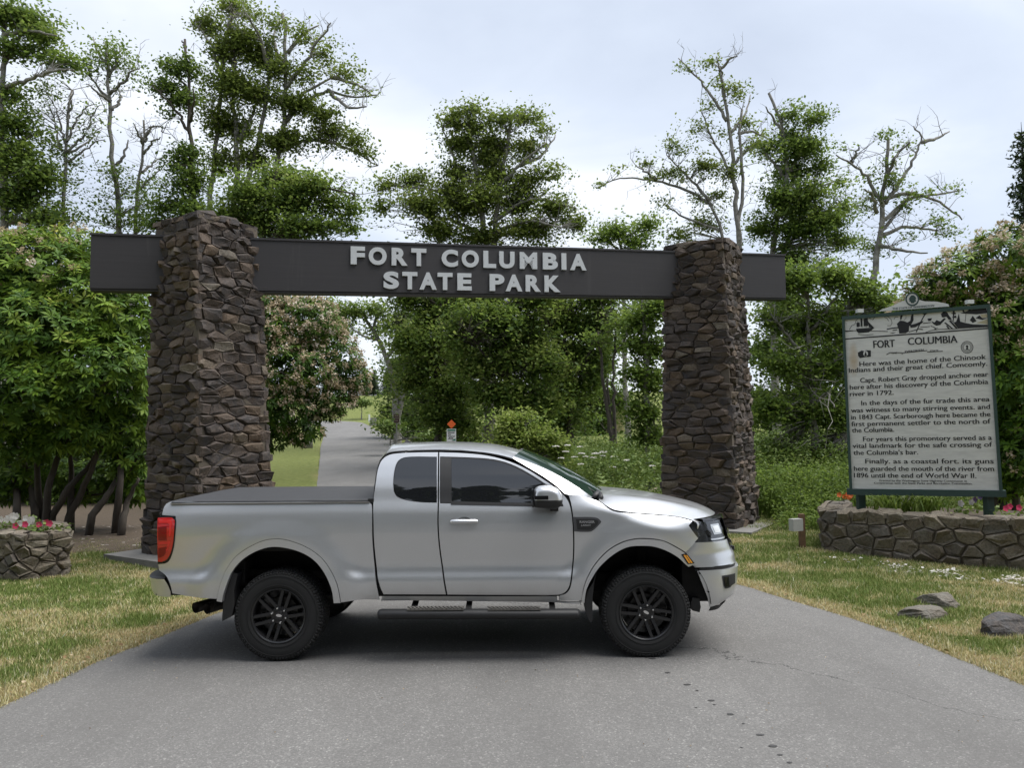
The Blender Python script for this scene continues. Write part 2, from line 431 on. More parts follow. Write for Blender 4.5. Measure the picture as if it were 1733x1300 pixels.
def panel(name, outline, mat=m_paint, holes=(), extra=0.0, thick=.022, step=.022, gridstep=.04, mirror=True, parent=None, shrink=.0022, side=s_side, label=None):
    """body-side panel cut to a traced outline, laid on the curved side surface, with returned edges"""
    def loop(o, sgn):
        q = np.array([[*T3(p[0], p[1], None, 0)[[0, 2]]] for p in o])
        q = [(*a, 1) if len(p) > 2 else tuple(a) for a, p in zip(q, o)]
        c = spline(q, step)
        d = np.roll(c, -1, 0) - np.roll(c, 1, 0); d /= np.linalg.norm(d, axis=1)[:, None] + 1e-9
        A = .5 * np.sum(c[:, 0] * np.roll(c[:, 1], -1) - np.roll(c[:, 0], -1) * c[:, 1])
        nrm = np.column_stack([-d[:, 1], d[:, 0]]) * (1 if A > 0 else -1)      # inward
        c = c + nrm * shrink * sgn
        return c if A > 0 else c[::-1]
    loops = [loop(outline, 1)] + [loop(h, -1) for h in holes]
    lo, hi = loops[0].min(0), loops[0].max(0)
    gxx, gzz = np.meshgrid(np.arange(lo[0], hi[0], gridstep), np.arange(lo[1], hi[1], gridstep * .6), indexing='ij')
    q = np.column_stack([gxx.ravel(), gzz.ravel()])
    ok = inside(loops[0], q)
    for h in loops[1:]: ok &= ~inside(h, q)
    allb = np.concatenate(loops)
    for bb in np.array_split(np.arange(len(q)), max(1, len(q) // 500)):
        if len(bb): ok[bb] &= np.min(np.hypot(q[bb, None, 0] - allb[None, :, 0], q[bb, None, 1] - allb[None, :, 1]), axis=1) > step * .5
    q = q[ok]
    pts, edges, k = list(map(tuple, allb)) + list(map(tuple, q)), [], 0
    for c in loops:
        n = len(c); edges += [(k + i, k + (i + 1) % n) for i in range(n)]; k += n
    vo, eo, fo, *_ = delaunay_2d_cdt([Vector(p) for p in pts], edges, [], 1, 1e-6)
    vo = np.array([tuple(v) for v in vo]); fo = np.array([tuple(f) for f in fo if len(f) == 3])
    cen = vo[fo].mean(1); ok = inside(loops[0], cen)
    for h in loops[1:]: ok &= ~inside(h, cen)
    fo = fo[ok]
    x, z = vo[:, 0], vo[:, 1]
    y = -HW + side(x, z) + extra
    V = np.column_stack([x, y, z])
    ea = 2e-3
    sx_, sz_ = (side(x + ea, z) - side(x - ea, z)) / (2 * ea), (side(x, z + ea) - side(x, z - ea)) / (2 * ea)
    N = np.column_stack([sx_, -np.ones(len(x)), sz_]); N /= np.linalg.norm(N, axis=1)[:, None]
    a = V[fo]; fn = np.cross(a[:, 1] - a[:, 0], a[:, 2] - a[:, 0])[:, 1]
    fo = np.where((fn > 0)[:, None], fo[:, ::-1], fo)
    mb = MB(); mb.add(V, fo); nmain = len(V)
    for c in loops:
        yb = -HW + side(c[:, 0], c[:, 1]) + extra
        A = np.column_stack([c[:, 0], yb, c[:, 1]]); Bk = A + [0, thick, 0]
        n = len(c); i = np.arange(n); j = (i + 1) % n
        mb.add(np.concatenate([A, Bk]), np.column_stack([i, j, j + n, i + n]))
    me = mb.mesh(name, (0, 0, 0), True)
    nr = np.zeros((len(me.vertices), 3)); nr[:nmain] = N
    me.normals_split_custom_set_from_vertices([tuple(v) for v in nr])
    o = link(name, me, mat, parent or truck)
    if label: o['label'] = label
    if mirror:
        o2 = o.copy(); COL.objects.link(o2); o2.scale = (1, -1, 1)
    return o
def tput(name, mb, mat, parent=None, smooth=True, mirror=False, loc=None):
    o = link(name, mb.mesh(name, (0, 0, 0), smooth), mat, parent or truck, loc)
    if mirror:
        o2 = o.copy(); COL.objects.link(o2); o2.scale = (1, -1, 1)
        if loc is not None: o2.location = (loc[0], -loc[1], loc[2])
    return o

S = 1
bed = [(290, 848.5, S), (625, 850, S), (629, 854), (630, 871), (631, 922), (635, 969), (640, 1003), (642.5, 1016, S), (609, 1016), (577, 1020.5, S), (571, 991), (561, 968), (545.5, 946), (523.4, 929), (498, 918), (473, 912.5),
       (447.7, 915), (422.5, 926), (400.4, 941.5), (384, 963), (374.5, 985), (368.5, 1007), (367, 1014.5, S), (320, 1010), (291.5, 1005, S), (288, 991), (282, 977), (269, 966, S), (267, 955, S), (283, 952), (291, 938), (295, 915), (297.5, 890), (297, 874, S), (274, 872.5, S), (276, 862), (281, 853)]
panel('bed_side', bed)
def arch(name, outer, inner, ends):
    o = [(*p, S) if i in (0, len(outer) - 1) else p for i, p in enumerate(outer)]
    n = [(*p, S) if i in (0, len(inner) - 1) else p for i, p in enumerate(inner)]
    panel(name, o + n[::-1], extra=-.010, thick=.05, gridstep=.03, step=.02)
arch('rear_arch_trim', [(367, 1018), (368.5, 1007), (374.5, 985), (384, 963), (400.4, 941.5), (422.5, 926), (447.7, 915), (473, 912.5), (498, 918), (523.4, 929), (545.5, 946), (561, 968), (571, 991), (577, 1021)],
     [(376.7, 1019.7), (378, 1010), (385, 988), (394, 967.6), (410, 948.7), (432, 934.5), (457, 926.6), (482, 927.6), (511, 936), (533, 950), (550, 972), (561, 997.6), (565, 1021.5)], 0)
rdoor = [(634, 828), (636, 815), (639, 796), (646, 779), (658, 770), (678.5, 766.8), (707.7, 765.6), (741.6, 765.3, S), (741.2, 800), (741.2, 851.5), (740.5, 884), (742.5, 919), (747, 954), (755, 1007, S), (649, 1006.8, S), (643.5, 995), (638, 968.5), (633.5, 925), (631.8, 884), (631.5, 851)]
rwin = [(740.6, 772.3, S), (740.6, 852.3, S), (710.6, 851.3), (684, 847), (669.5, 840), (664.8, 825), (666.8, 796), (673.5, 779), (687, 773)]
panel('rear_door', rdoor, holes=[rwin[:0] + [(739, 773.6, S), (739, 851, S), (710.6, 850), (685, 846), (670.5, 839), (666, 825), (668, 796), (674.5, 780), (688, 774.2)]])
panel('rear_door_glass', [(738.6, 774, S), (738.6, 850.6, S), (710.6, 849.6), (685.3, 845.6), (671, 838.6), (666.5, 825), (668.4, 796), (675, 780.4), (688.3, 774.6)], m_glass, extra=.004, shrink=0)
fdoor = [(743.2, 765.4, S), (783.7, 766.8), (824.6, 771), (859.7, 780), (889, 792.6), (918, 810.2), (941.5, 826.4), (956, 840), (963.2, 851.5), (967.8, 872), (970, 901), (970, 939), (967.5, 968.5), (963, 994), (956, 1003.5), (944.5, 1007.5), (900, 1008), (757, 1007.2, S), (748.6, 954), (744, 919), (742, 884), (742.6, 851.5), (743, 800)]
fhole = [(745, 773.2, S), (795.4, 774.8), (830.5, 777.4), (853.8, 782.4), (877, 791.8), (900.6, 805), (921, 818.3), (937, 829), (947, 842), (953.5, 857.6, S), (905, 855.2), (763, 852.3), (745, 852, S)]
panel('front_door', fdoor, holes=[fhole])
panel('door_pillar_trim', [(745.4, 773.8, S), (761, 774.2, S), (762.5, 851.8, S), (745.4, 851.5, S)], m_blackp, extra=.003, shrink=0)
panel('front_door_glass', [(764, 776.2, S), (795.4, 777), (830.5, 779.6), (853.2, 784.8), (876, 794), (899.6, 807), (920, 820.3), (934, 830), (905.5, 852.0, S), (764.5, 848.6, S)], m_glass, extra=.006, shrink=0)
panel('window_surround', fhole, m_blackp, holes=[[(764, 776.2, S), (795.4, 777), (830.5, 779.6), (853.2, 784.8), (876, 794), (899.6, 807), (920, 820.3), (934, 830, S), (905.5, 852.0, S), (764.5, 848.6, S)]], extra=.0045, shrink=.001)
panel('window_sill_trim', [(763, 850.2, S), (905, 853.4, S), (905, 857.4, S), (763, 854.6, S)], m_blackp, extra=-.004, shrink=0)
fend = [(962, 838, S), (980, 838.5), (999, 843.5), (1013, 848.6), (1036.7, 864.6), (1068, 868.9), (1109, 872), (1147, 875.8), (1172.4, 882, S), (1166, 890, S), (1173, 900), (1182, 911.5, S), (1169, 927), (1160.8, 935.8, S), (1141, 924), (1122, 915.5), (1096.7, 911.7), (1074.6, 912.3), (1052.5, 918), (1030.4, 930.7),
        (1011.5, 949.4), (997, 971.5), (988, 994.5), (984, 1017.5, S), (945.5, 1016.5, S), (946, 1009.3), (957.5, 1005), (964.6, 995.6), (969, 968.6), (971.5, 939), (971.5, 901), (969.4, 872), (966, 851.5)]
panel('front_wing', fend)
arch('front_arch_trim', [(984.3, 1020), (988, 994.5), (997, 972), (1011.5, 950), (1030.4, 931.4), (1052.5, 918.8), (1074.6, 913), (1096.7, 912.5), (1122, 916), (1141, 925), (1160, 937), (1176.5, 955)],
     [(989, 1021), (993, 997.6), (1005, 974), (1018, 956.6), (1040, 937.7), (1062, 926.6), (1084, 924.4), (1106, 925.7), (1128, 933), (1147, 944), (1160, 956), (1165, 960)], 0)
panel('marker_lamp', [(1152.5, 938.5, S), (1161.5, 936.6, S), (1175, 953.4, S), (1163.5, 955, S)], m_gloss, extra=-.016, shrink=0)
mk = [o for o in truck.children if o.name.startswith('marker_lamp')][0]
panel('amber_strip', [(1156, 939.6, S), (1158.8, 939, S), (1167.6, 952.6, S), (1164.8, 953.2, S)], m_amber, extra=-.020, shrink=0, parent=mk, mirror=False)
panel('amber_strip', [(1160.2, 939.4, S), (1162.6, 939.8, S), (1171.4, 952.4, S), (1168.8, 952.8, S)], m_amber, extra=-.020, shrink=0, parent=mk, mirror=False)
panel('rocker_panel', [(646, 1009.5, S), (943.5, 1010.2, S), (944, 1017.5, S), (983.5, 1019, S), (984, 1023.5, S), (700, 1017.5), (644, 1018, S)], extra=.006)
# dark inner skin so that the shut lines read as gaps
panel('body_seam', [(300, 852, S), (634, 853, S), (640, 800), (655, 772), (742, 768.5), (830, 774.5), (889, 797), (942, 830), (968, 841), (1012, 855), (1150, 882), (1140, 905), (1096, 908), (1050, 914), (1010, 944), (990, 980), (984, 1012, S), (640, 1011, S), (578, 1012, S), (562, 960), (523, 922), (473, 905), (422, 918), (384, 955), (368, 1005, S), (293, 999, S), (276, 970), (274, 950), (296, 930)], m_seam, extra=.024, gridstep=.08, step=.05)

# roof, windscreen pillars, windscreen
rail_px = [(633.5, 822), (636.5, 800), (642.5, 779), (651.5, 768), (662, 764.3), (690, 762.2), (742, 761.0), (784, 762.2), (825, 766.2), (850, 771.0), (868, 776.0)]
rail = np.array([T3(*p) for p in rail_px])
def resamp(C, n):
    C = np.asarray(C, float); d = np.r_[0, np.cumsum(np.linalg.norm(np.diff(C, axis=0), axis=1))]
    t = np.linspace(0, d[-1], n); R_ = np.column_stack([np.interp(t, d, C[:, k]) for k in range(3)])
    w = np.array([1, 2, 3, 2, 1]) / 9
    for k in range(3):
        pad = np.r_[2 * R_[0, k] - R_[2:0:-1, k], R_[:, k], 2 * R_[-1, k] - R_[-2:-4:-1, k]]; R_[:, k] = np.convolve(pad, w, 'valid')
    R_[0], R_[-1] = C[0], C[-1]
    return R_
u = np.linspace(-1, 1, 41)
RL = resamp(rail, 60)
tt = np.linspace(0, 1, 60)
crown = np.interp(RL[:, 0], [RL[0, 0], RL[0, 0] + .08, -1.0 + .1, .2, RL[-1, 0]], [.0, .03, .062, .066, .05])
G = np.zeros((60, 41, 3))
w = 1 - np.abs(u) ** 2.6
G[:, :, 1] = RL[:, 1][:, None] * -u[None]
G[:, :, 2] = RL[:, 2][:, None] + crown[:, None] * w
fwd = np.interp(RL[:, 0], [RL[0, 0], RL[0, 0] + .1, -.2, RL[-1, 0]], [-.06, -.05, 0, .10])
G[:, :, 0] = RL[:, 0][:, None] + fwd[:, None] * (1 - u ** 2)
mb = MB(); mb.grid(G); tput('roof', mb, m_paint)
# windscreen between its corners
wa_, wb_ = T3(869.5, 772.5, -.645), T3(1003, 843, -.765)
k_ = np.linspace(0, 1, 24)[:, None, None]
A_ = wa_ + (wb_ - wa_) * np.linspace(0, 1, 24)[:, None]
A_[:, 2] += .030 * np.sin(np.linspace(0, np.pi, 24)); A_[:, 0] += .015 * np.sin(np.linspace(0, np.pi, 24))
G = np.zeros((24, 41, 3)); wv = (1 - u ** 2)
G[:, :, 1] = A_[:, 1][:, None] * -u
bul = np.linspace(.10, .20, 24)[:, None]
G[:, :, 0] = A_[:, 0][:, None] + bul * wv; G[:, :, 2] = A_[:, 2][:, None] + np.linspace(.055, .0, 24)[:, None] * (1 - np.abs(u) ** 2.6)
mb = MB(); mb.grid(G); ws = tput('windscreen', mb, m_wind)
# pillar strip between roof rail / door seam and the glass
seam = [(868, 776.0), (889, 788.3), (918, 805.5), (941.5, 822), (956, 836.0)]
sm = resamp(np.array([T3(*p) for p in seam]), 20); gl_ = resamp(np.array([A_[0], *A_[1:19:3], A_[18]]), 20)
mb = MB()
G = np.stack([sm + (0, -.001, 0), sm * .66 + gl_ * .34 + (0, -.005, .004), sm * .3 + gl_ * .7 + (0, -.005, .006), gl_ + (0, -.002, .004)], 1)
mb.grid(G); 
tput('windscreen_pillar', mb, m_paint, mirror=True)
seam2 = resamp(np.array([T3(*p) for p in [(956, 836.0), (962, 838.0), (980, 838.3), (1001, 843.5)]]), 10); gl2 = resamp(A_[18:], 10)
mb = MB(); mb.grid(np.stack([seam2, seam2 * .5 + gl2 * .5 + (0, -.004, .004), gl2 + (0, -.002, .004)], 1)); tput('pillar_base', mb, m_paint, mirror=True)
# cab back wall
BK = np.array([T3(*p) for p in [(631.5, 856), (632.5, 835), (633.5, 822)]])
G = np.stack([np.column_stack([np.full(21, q[0]) - .05 * (1 - np.linspace(-1, 1, 21) ** 2), q[1] * -np.linspace(-1, 1, 21), np.full(21, q[2])]) for q in list(BK) + [RL[6], RL[12]]], 0)
mb = MB(); mb.grid(G); tput('cab_back', mb, m_paint)
# narrow bright roof-rail seam
mb = MB(); mb.tube(np.array([T3(p[0], p[1] + 2.0) for p in rail_px[2:]]) + (0, .003, 0), .005, 5); tput('roof_seam', mb, m_seam, mirror=True)

# bonnet
ne = [(1013.5, 847.6), (1036.7, 863.2), (1068, 867.5), (1109, 870.6), (1147, 874.4), (1172.4, 880.3), (1178, 884)]
NE = resamp(np.array([T3(*p) for p in ne]), 34)
ctr = resamp(np.array([T3(*p, 0.0) for p in [(1008, 826.5), (1052, 829), (1097, 833.5), (1141, 841.8), (1179, 851), (1203, 862.0), (1209, 868)]]), 34)
uu = np.linspace(-1, 1, 49)
wz = 1 - np.abs(uu) ** 3.2 - .10 * np.exp(-((np.abs(uu) - .74) / .07) ** 2) * 0; wx = 1 - np.abs(uu) ** 2.2
G = np.zeros((34, 49, 3))
G[:, :, 0] = NE[:, 0][:, None] + (ctr - NE)[:, 0][:, None] * wx
G[:, :, 1] = NE[:, 1][:, None] * -uu
G[:, :, 2] = NE[:, 2][:, None] + (ctr - NE)[:, 2][:, None] * wz
dome = .016 * (smoothstep(.50, .62, np.abs(uu)) - smoothstep(.62, .9, np.abs(uu)))
G[:, :, 2] += dome[None] * np.sin(np.linspace(0.2, np.pi, 34))[:, None]
mb = MB(); mb.grid(G); 
nose = np.stack([G[-1], G[-1] + [.012, 0, -.02], G[-1] + [.008, 0, -.06]], 0); mb.grid(nose)
tput('bonnet', mb, m_paint)
Hn = G[-1]
# bonnet deflector: smoked strip standing in front of the bonnet edge
prof = [(-.10, .006), (-.06, .022), (-.01, .030), (.035, .018), (.045, -.012), (.03, -.045)]
sl = slice(1, 48)
D_ = np.stack([Hn[sl] + [dx, 0, dz] + np.column_stack([0 * uu[sl], -.02 * np.sign(uu[sl] * -1) * 0, 0 * uu[sl]]) for dx, dz in prof], 0)
mb = MB(); mb.grid(D_); tput('bonnet_deflector', mb, m_gloss)

def front(z0, z1, th0, th1, xs, xf, ys, nz=10, nt=40, off=0.0, e2=.42):
    """patch of the rounded nose: theta 0 = flank, 90 = centre line"""
    zs = np.linspace(z0, z1, nz); th = np.radians(np.linspace(th0, th1, nt))
    G = np.zeros((nz, nt, 3))
    for i, z in enumerate(zs):
        a, c = xs(z), xf(z)
        G[i, :, 0] = a + (c - a + off) * np.sin(th); G[i, :, 1] = -(ys(z) + off) * np.cos(th) ** e2; G[i, :, 2] = z
    return G
def ip(*kv):
    k, v = [a for a, _ in kv], [b for _, b in kv]
    return lambda z: np.interp(z, k, v)
fx = ip((.42, 2.44), (.5, 2.50), (.6, 2.535), (.745, 2.545), (.8, 2.535), (.86, 2.53), (.92, 2.50), (1.0, 2.465), (1.17, 2.44))
ys_ = lambda z: HW - float(s_side(2.08, z)) - .004
up_xs = ip((.778, 2.06), (.86, 1.98), (.89, 1.96), (.93, 2.0), (.99, 2.04))
mb = MB(); mb.grid(front(.780, .996, 0, 90, up_xs, fx, ys_, 14, 44)); 
tput('bumper_upper', mb, m_paint, mirror=True)
lo_xs = ip((.42, 2.175), (.51, 2.165), (.615, 2.125), (.745, 2.075))
lo_fx = ip((.40, 2.36), (.46, 2.46), (.5, 2.50), (.6, 2.54), (.745, 2.56))
lb = front(.43, .750, 0, 90, lo_xs, lo_fx, ys_, 14, 44)
lb[0, :, 2] += np.linspace(0, .07, 44); lb[1, :, 2] += np.linspace(0, .05, 44); lb[2, :, 2] += np.linspace(0, .025, 44)
mb = MB(); mb.grid(lb); mb.grid(np.stack([lb[-1], lb[-1] + [-.02, .03, .004]], 0))
fb = tput('bumper_lower', mb, m_paint, mirror=True)
mb = MB(); mb.grid(front(.748, .785, 0, 90, ip((.748, 2.08), (.785, 2.125)), fx, ys_, 3, 40, -.012)); tput('bumper_gap', mb, m_blackp, mirror=True)
# fog lamp recess
fg = front(.585, .700, 27, 51, lo_xs, lo_fx, ys_, 5, 10, .004)
fg[0, :, 0] += np.linspace(.01, -.02, 10)
mb = MB(); mb.grid(fg); fr = tput('fog_recess', mb, m_blackp, mirror=True)
fg2 = front(.60, .685, 29, 36, lo_xs, lo_fx, ys_, 4, 5, .010); mb = MB(); mb.grid(fg2); tput('fog_lamp', mb, m_gloss, parent=fr)
# lip under the bumper
mb = MB(); mb.grid(front(.395, .44, 8, 90, ip((.39, 2.14), (.44, 2.16)), ip((.39, 2.36), (.44, 2.42)), lambda z: .86, 3, 30)); tput('lower_lip', mb, m_blackp, mirror=True)
# headlamps
hx = ip((.995, 2.10), (1.06, 2.05), (1.128, 2.0), (1.172, 2.03))
hf = ip((.99, 2.455), (1.1, 2.44), (1.18, 2.41))
hy = lambda z: HW - float(s_side(2.10, z)) - .006
mb = MB(); mb.grid(front(.985, 1.172, 0, 58, hx, hf, hy, 12, 26, -.012)); hl = tput('headlamp', mb, plain('lamp_housing', (.035, .037, .04), .25, .3, var=.3), mirror=True)
mb = MB(); mb.grid(front(.990, 1.174, 0, 60, hx, hf, hy, 12, 26, .003)); tput('lens', mb, m_lens, parent=hl)
mb = MB(); mb.grid(front(1.055, 1.145, 32, 50, hx, hf, hy, 4, 8, -.005)); tput('projector', mb, m_grey, parent=hl)
mb = MB(); mb.grid(front(1.070, 1.130, 35, 47, hx, hf, hy, 4, 8, -.002)); tput('projector_lens', mb, plain('lamp_white', (.80, .83, .84), .08), parent=hl)
mb = MB(); mb.grid(front(1.010, 1.022, 22, 56, hx, hf, hy, 2, 12, -.004)); tput('light_bar', mb, m_grey, parent=hl)
mb = MB(); c0 = front(1.06, 1.06, 21, 21, hx, hf, hy, 1, 1, -.006)[0, 0]; mb.lathe([(.0, .004), (.030, .004), (.036, 0)], 'y', 20, c=c0); tput('turn_lamp', mb, m_gloss, parent=hl)
mb = MB(); mb.grid(front(.86, 1.17, 62, 90, ip((.86, 2.1), (1.17, 2.1)), ip((.86, 2.50), (1.0, 2.47), (1.17, 2.42)), lambda z: .88, 6, 24, .0)); gr = tput('grille', mb, m_blackp, mirror=True)
for z in (.95, 1.06):
    mb = MB(); mb.grid(front(z - .022, z + .022, 64, 90, ip((.86, 2.1), (1.17, 2.1)), ip((.86, 2.50), (1.0, 2.47), (1.17, 2.42)), lambda z: .88, 3, 24, .02)); tput('grille_bar', mb, m_gloss, parent=gr)
mb = MB(); mb.box((2.47, -.52, .90), (.06, .10, .035)); tput('tow_cover', mb, m_blackp, smooth=False, mirror=True)

# tail: rear shell, tail lamp, bumper, bed cover
tl = [(290, 848.5), (281, 853), (276, 862), (271, 874), (268, 885), (266.5, 920), (267, 955), (268.5, 968)]
TL = np.array([T3(*p) for p in tl])
v = np.linspace(-1, 1, 31)
G = np.zeros((len(TL), 31, 3)); G[:, :, 1] = TL[:, 1][:, None] * -v; G[:, :, 0] = TL[:, 0][:, None] - .05 * (1 - np.abs(v) ** 3); G[:, :, 2] = TL[:, 2][:, None]
mb = MB(); mb.grid(G, flip=True); tput('tailgate', mb, m_paint)
lampo = [(268.5, 874.5, S), (294, 874.5), (298, 881), (297.5, 893), (296, 915), (292, 936), (285, 949), (275, 953.5), (267.5, 953.5, S), (266.5, 915)]
panel('tail_lamp', lampo, m_gloss, extra=-.006, shrink=0)
tlp = [o for o in truck.children if o.name.startswith('tail_lamp')][0]
panel('lamp_lens', [(268, 876.5, S), (292, 876.5), (296, 881), (295.5, 893), (294, 914), (290, 934), (283.5, 946.5), (275, 950.8), (268, 950.8, S), (267, 915)], m_red, extra=-.010, shrink=0, parent=tlp, mirror=False)
panel('reverse_lens', [(269, 892, S), (283, 891, S), (283, 915, S), (269, 915, S)], m_dred, extra=-.0125, shrink=0, parent=tlp, mirror=False)
panel('lower_lens', [(269, 928, S), (285, 925, S), (278, 941), (269, 944, S)], m_dred, extra=-.0125, shrink=0, parent=tlp, mirror=False)
panel('light_guide', [(270, 880.5, S), (290, 880.5), (291, 885), (289.5, 908, S), (286.5, 908, S), (287, 887.5), (285, 885.5), (270, 885.5, S)], m_bred, extra=-.0125, shrink=0, parent=tlp, mirror=False)
panel('light_guide', [(270, 917.5, S), (289, 916.5, S), (284, 934, S), (280.5, 934, S), (284.5, 921, S), (270, 922, S)], m_bred, extra=-.0125, shrink=0, parent=tlp, mirror=False)
def back(z0, z1, xs, xf, ys, nz=6, nt=30, off=0.0):
    G = front(z0, z1, 0, 90, xs, xf, ys, nz, nt, off); return G
bx = ip((.56, -2.575), (.61, -2.575), (.67, -2.60), (.73, -2.64)); bf = ip((.56, -2.85), (.61, -2.885), (.73, -2.895))
G = np.zeros((8, 30, 3))
for i, z in enumerate(np.linspace(.568, .722, 8)):
    th = np.radians(np.linspace(0, 90, 30)); a, c_ = bx(z), bf(z)
    G[i, :, 0] = a + (c_ - a) * np.sin(th); G[i, :, 1] = -.905 * np.cos(th) ** .4; G[i, :, 2] = z
mb = MB(); mb.grid(G, flip=True); rb = tput('rear_bumper', mb, m_paint, mirror=True)
T_ = G[-1]; mb = MB(); mb.grid(np.stack([T_ + [0, 0, .001], T_ + [.008, .004, .016], T_ + [.06, .03, .020], T_ * [1, .3, 1] + [.1, 0, .02]], 0), flip=True); tput('step_pad', mb, m_blackp, parent=rb)
# bed cover
ca, cb = T3(291, 846.5, -.86), T3(627.5, 847.6, -.86)
cz = (ca[2] + cb[2]) / 2
vv = np.linspace(-1, 1, 33); xx = np.linspace(ca[0], cb[0], 60)
G = np.zeros((60, 33, 3)); G[:, :, 0] = xx[:, None] + .0 * vv; G[:, :, 1] = .86 * -vv * -1; G[:, :, 1] = -.86 * -vv
G[:, :, 2] = cz + .012 * (1 - vv ** 2) + .006 * np.sin(xx * 3.0)[:, None] * (1 - np.abs(vv)) - .004 * (vnoise(xx[:, None] * 9, vv * 5 + 9, 3) - .5)
mb = MB(); mb.grid(G, flip=True)
E_ = G[:, -1] if G[0, -1, 1] < 0 else G[:, 0]
mb.grid(np.stack([E_, E_ + [0, -.012, -.008], E_ + [0, -.012, -.022]], 1)); mb.grid(np.stack([G[0], G[0] + [-.012, 0, -.006], G[0] + [-.012, 0, -.03]], 1), flip=False)
tput('bed_cover', mb, m_vinyl)
mb = MB(); mb.bar((ca[0] - .004, -.884, cz - .022), (cb[0] - .01, -.884, cz - .022), .02, .006); tput('bed_rail', mb, m_steel, smooth=False, mirror=True)
mb = MB(); mb.box((cb[0] + .004, -.83, cz - .01), (.05, .09, .035)); tput('cover_clamp', mb, m_blackp, smooth=False, mirror=True)

# underbody, wheel wells, chassis
mb = MB(); mb.box((-.05, 0, .66), (1.95, 1.5, .20)); mb.box((-2.25, 0, .75), (.55, 1.5, .2)); mb.box((-2.62, 0, .655), (.22, 1.70, .17)); mb.box((2.15, 0, .62), (.35, 1.45, .34)); mb.box((-.1, 0, 1.0), (1.9, 1.6, .45))
mb.box((2.15, 0, .98), (.2, 1.5, .3)); mb.box((-1.65, 0, 1.12), (1.85, 1.62, .35)); mb.box((1.5, 0, 1.0), (1.2, .9, .4))
for sy in (-.42, .42): mb.box((-.1, sy, .58), (4.2, .10, .17))
mb.bar((XR, -.8, ZW), (XR, .8, ZW), .12, .12); mb.bar((XF, -.8, ZW), (XF, .8, ZW), .07, .07)
mb.lathe([(.0, -.16), (.15, -.12), (.17, 0), (.15, .12), (0, .16)], 'y', 18, c=(XR, -.05, ZW))
tput('underbody', mb, m_under, smooth=False)
for xc, rr, nm in ((XR, .575, 'wheel_well'), (XF, .575, 'wheel_well')):
    th = np.linspace(.06, np.pi - .06, 30)
    mb = MB(); ys2 = np.linspace(-.90, -.42, 6)
    G = np.stack([np.column_stack([xc + rr * 1.0 * np.cos(th), np.full(30, y_), ZW + .03 + rr * np.sin(th)]) for y_ in ys2], 0)
    mb.grid(G)
    for k in range(2, 28, 3):                                   # ribs of the liner
        mb.tube(G[:, k] * [1, 1, 1] + [0, 0, -.01], .010, 4)
    mb.box((xc, -.43, .72), (1.1, .02, .62))
    if xc == XR:
        mb.bar((xc - .5, -.62, .72), (xc + .42, -.62, .70), .05, .075); mb.bar((xc - .55, -.66, .60), (xc + .6, -.66, .50), .07, .03)
    else:
        mb.bar((xc + .02, -.55, .45), (xc + .02, -.5, .95), .08, .08)
    tput(nm, mb, m_under, mirror=True)

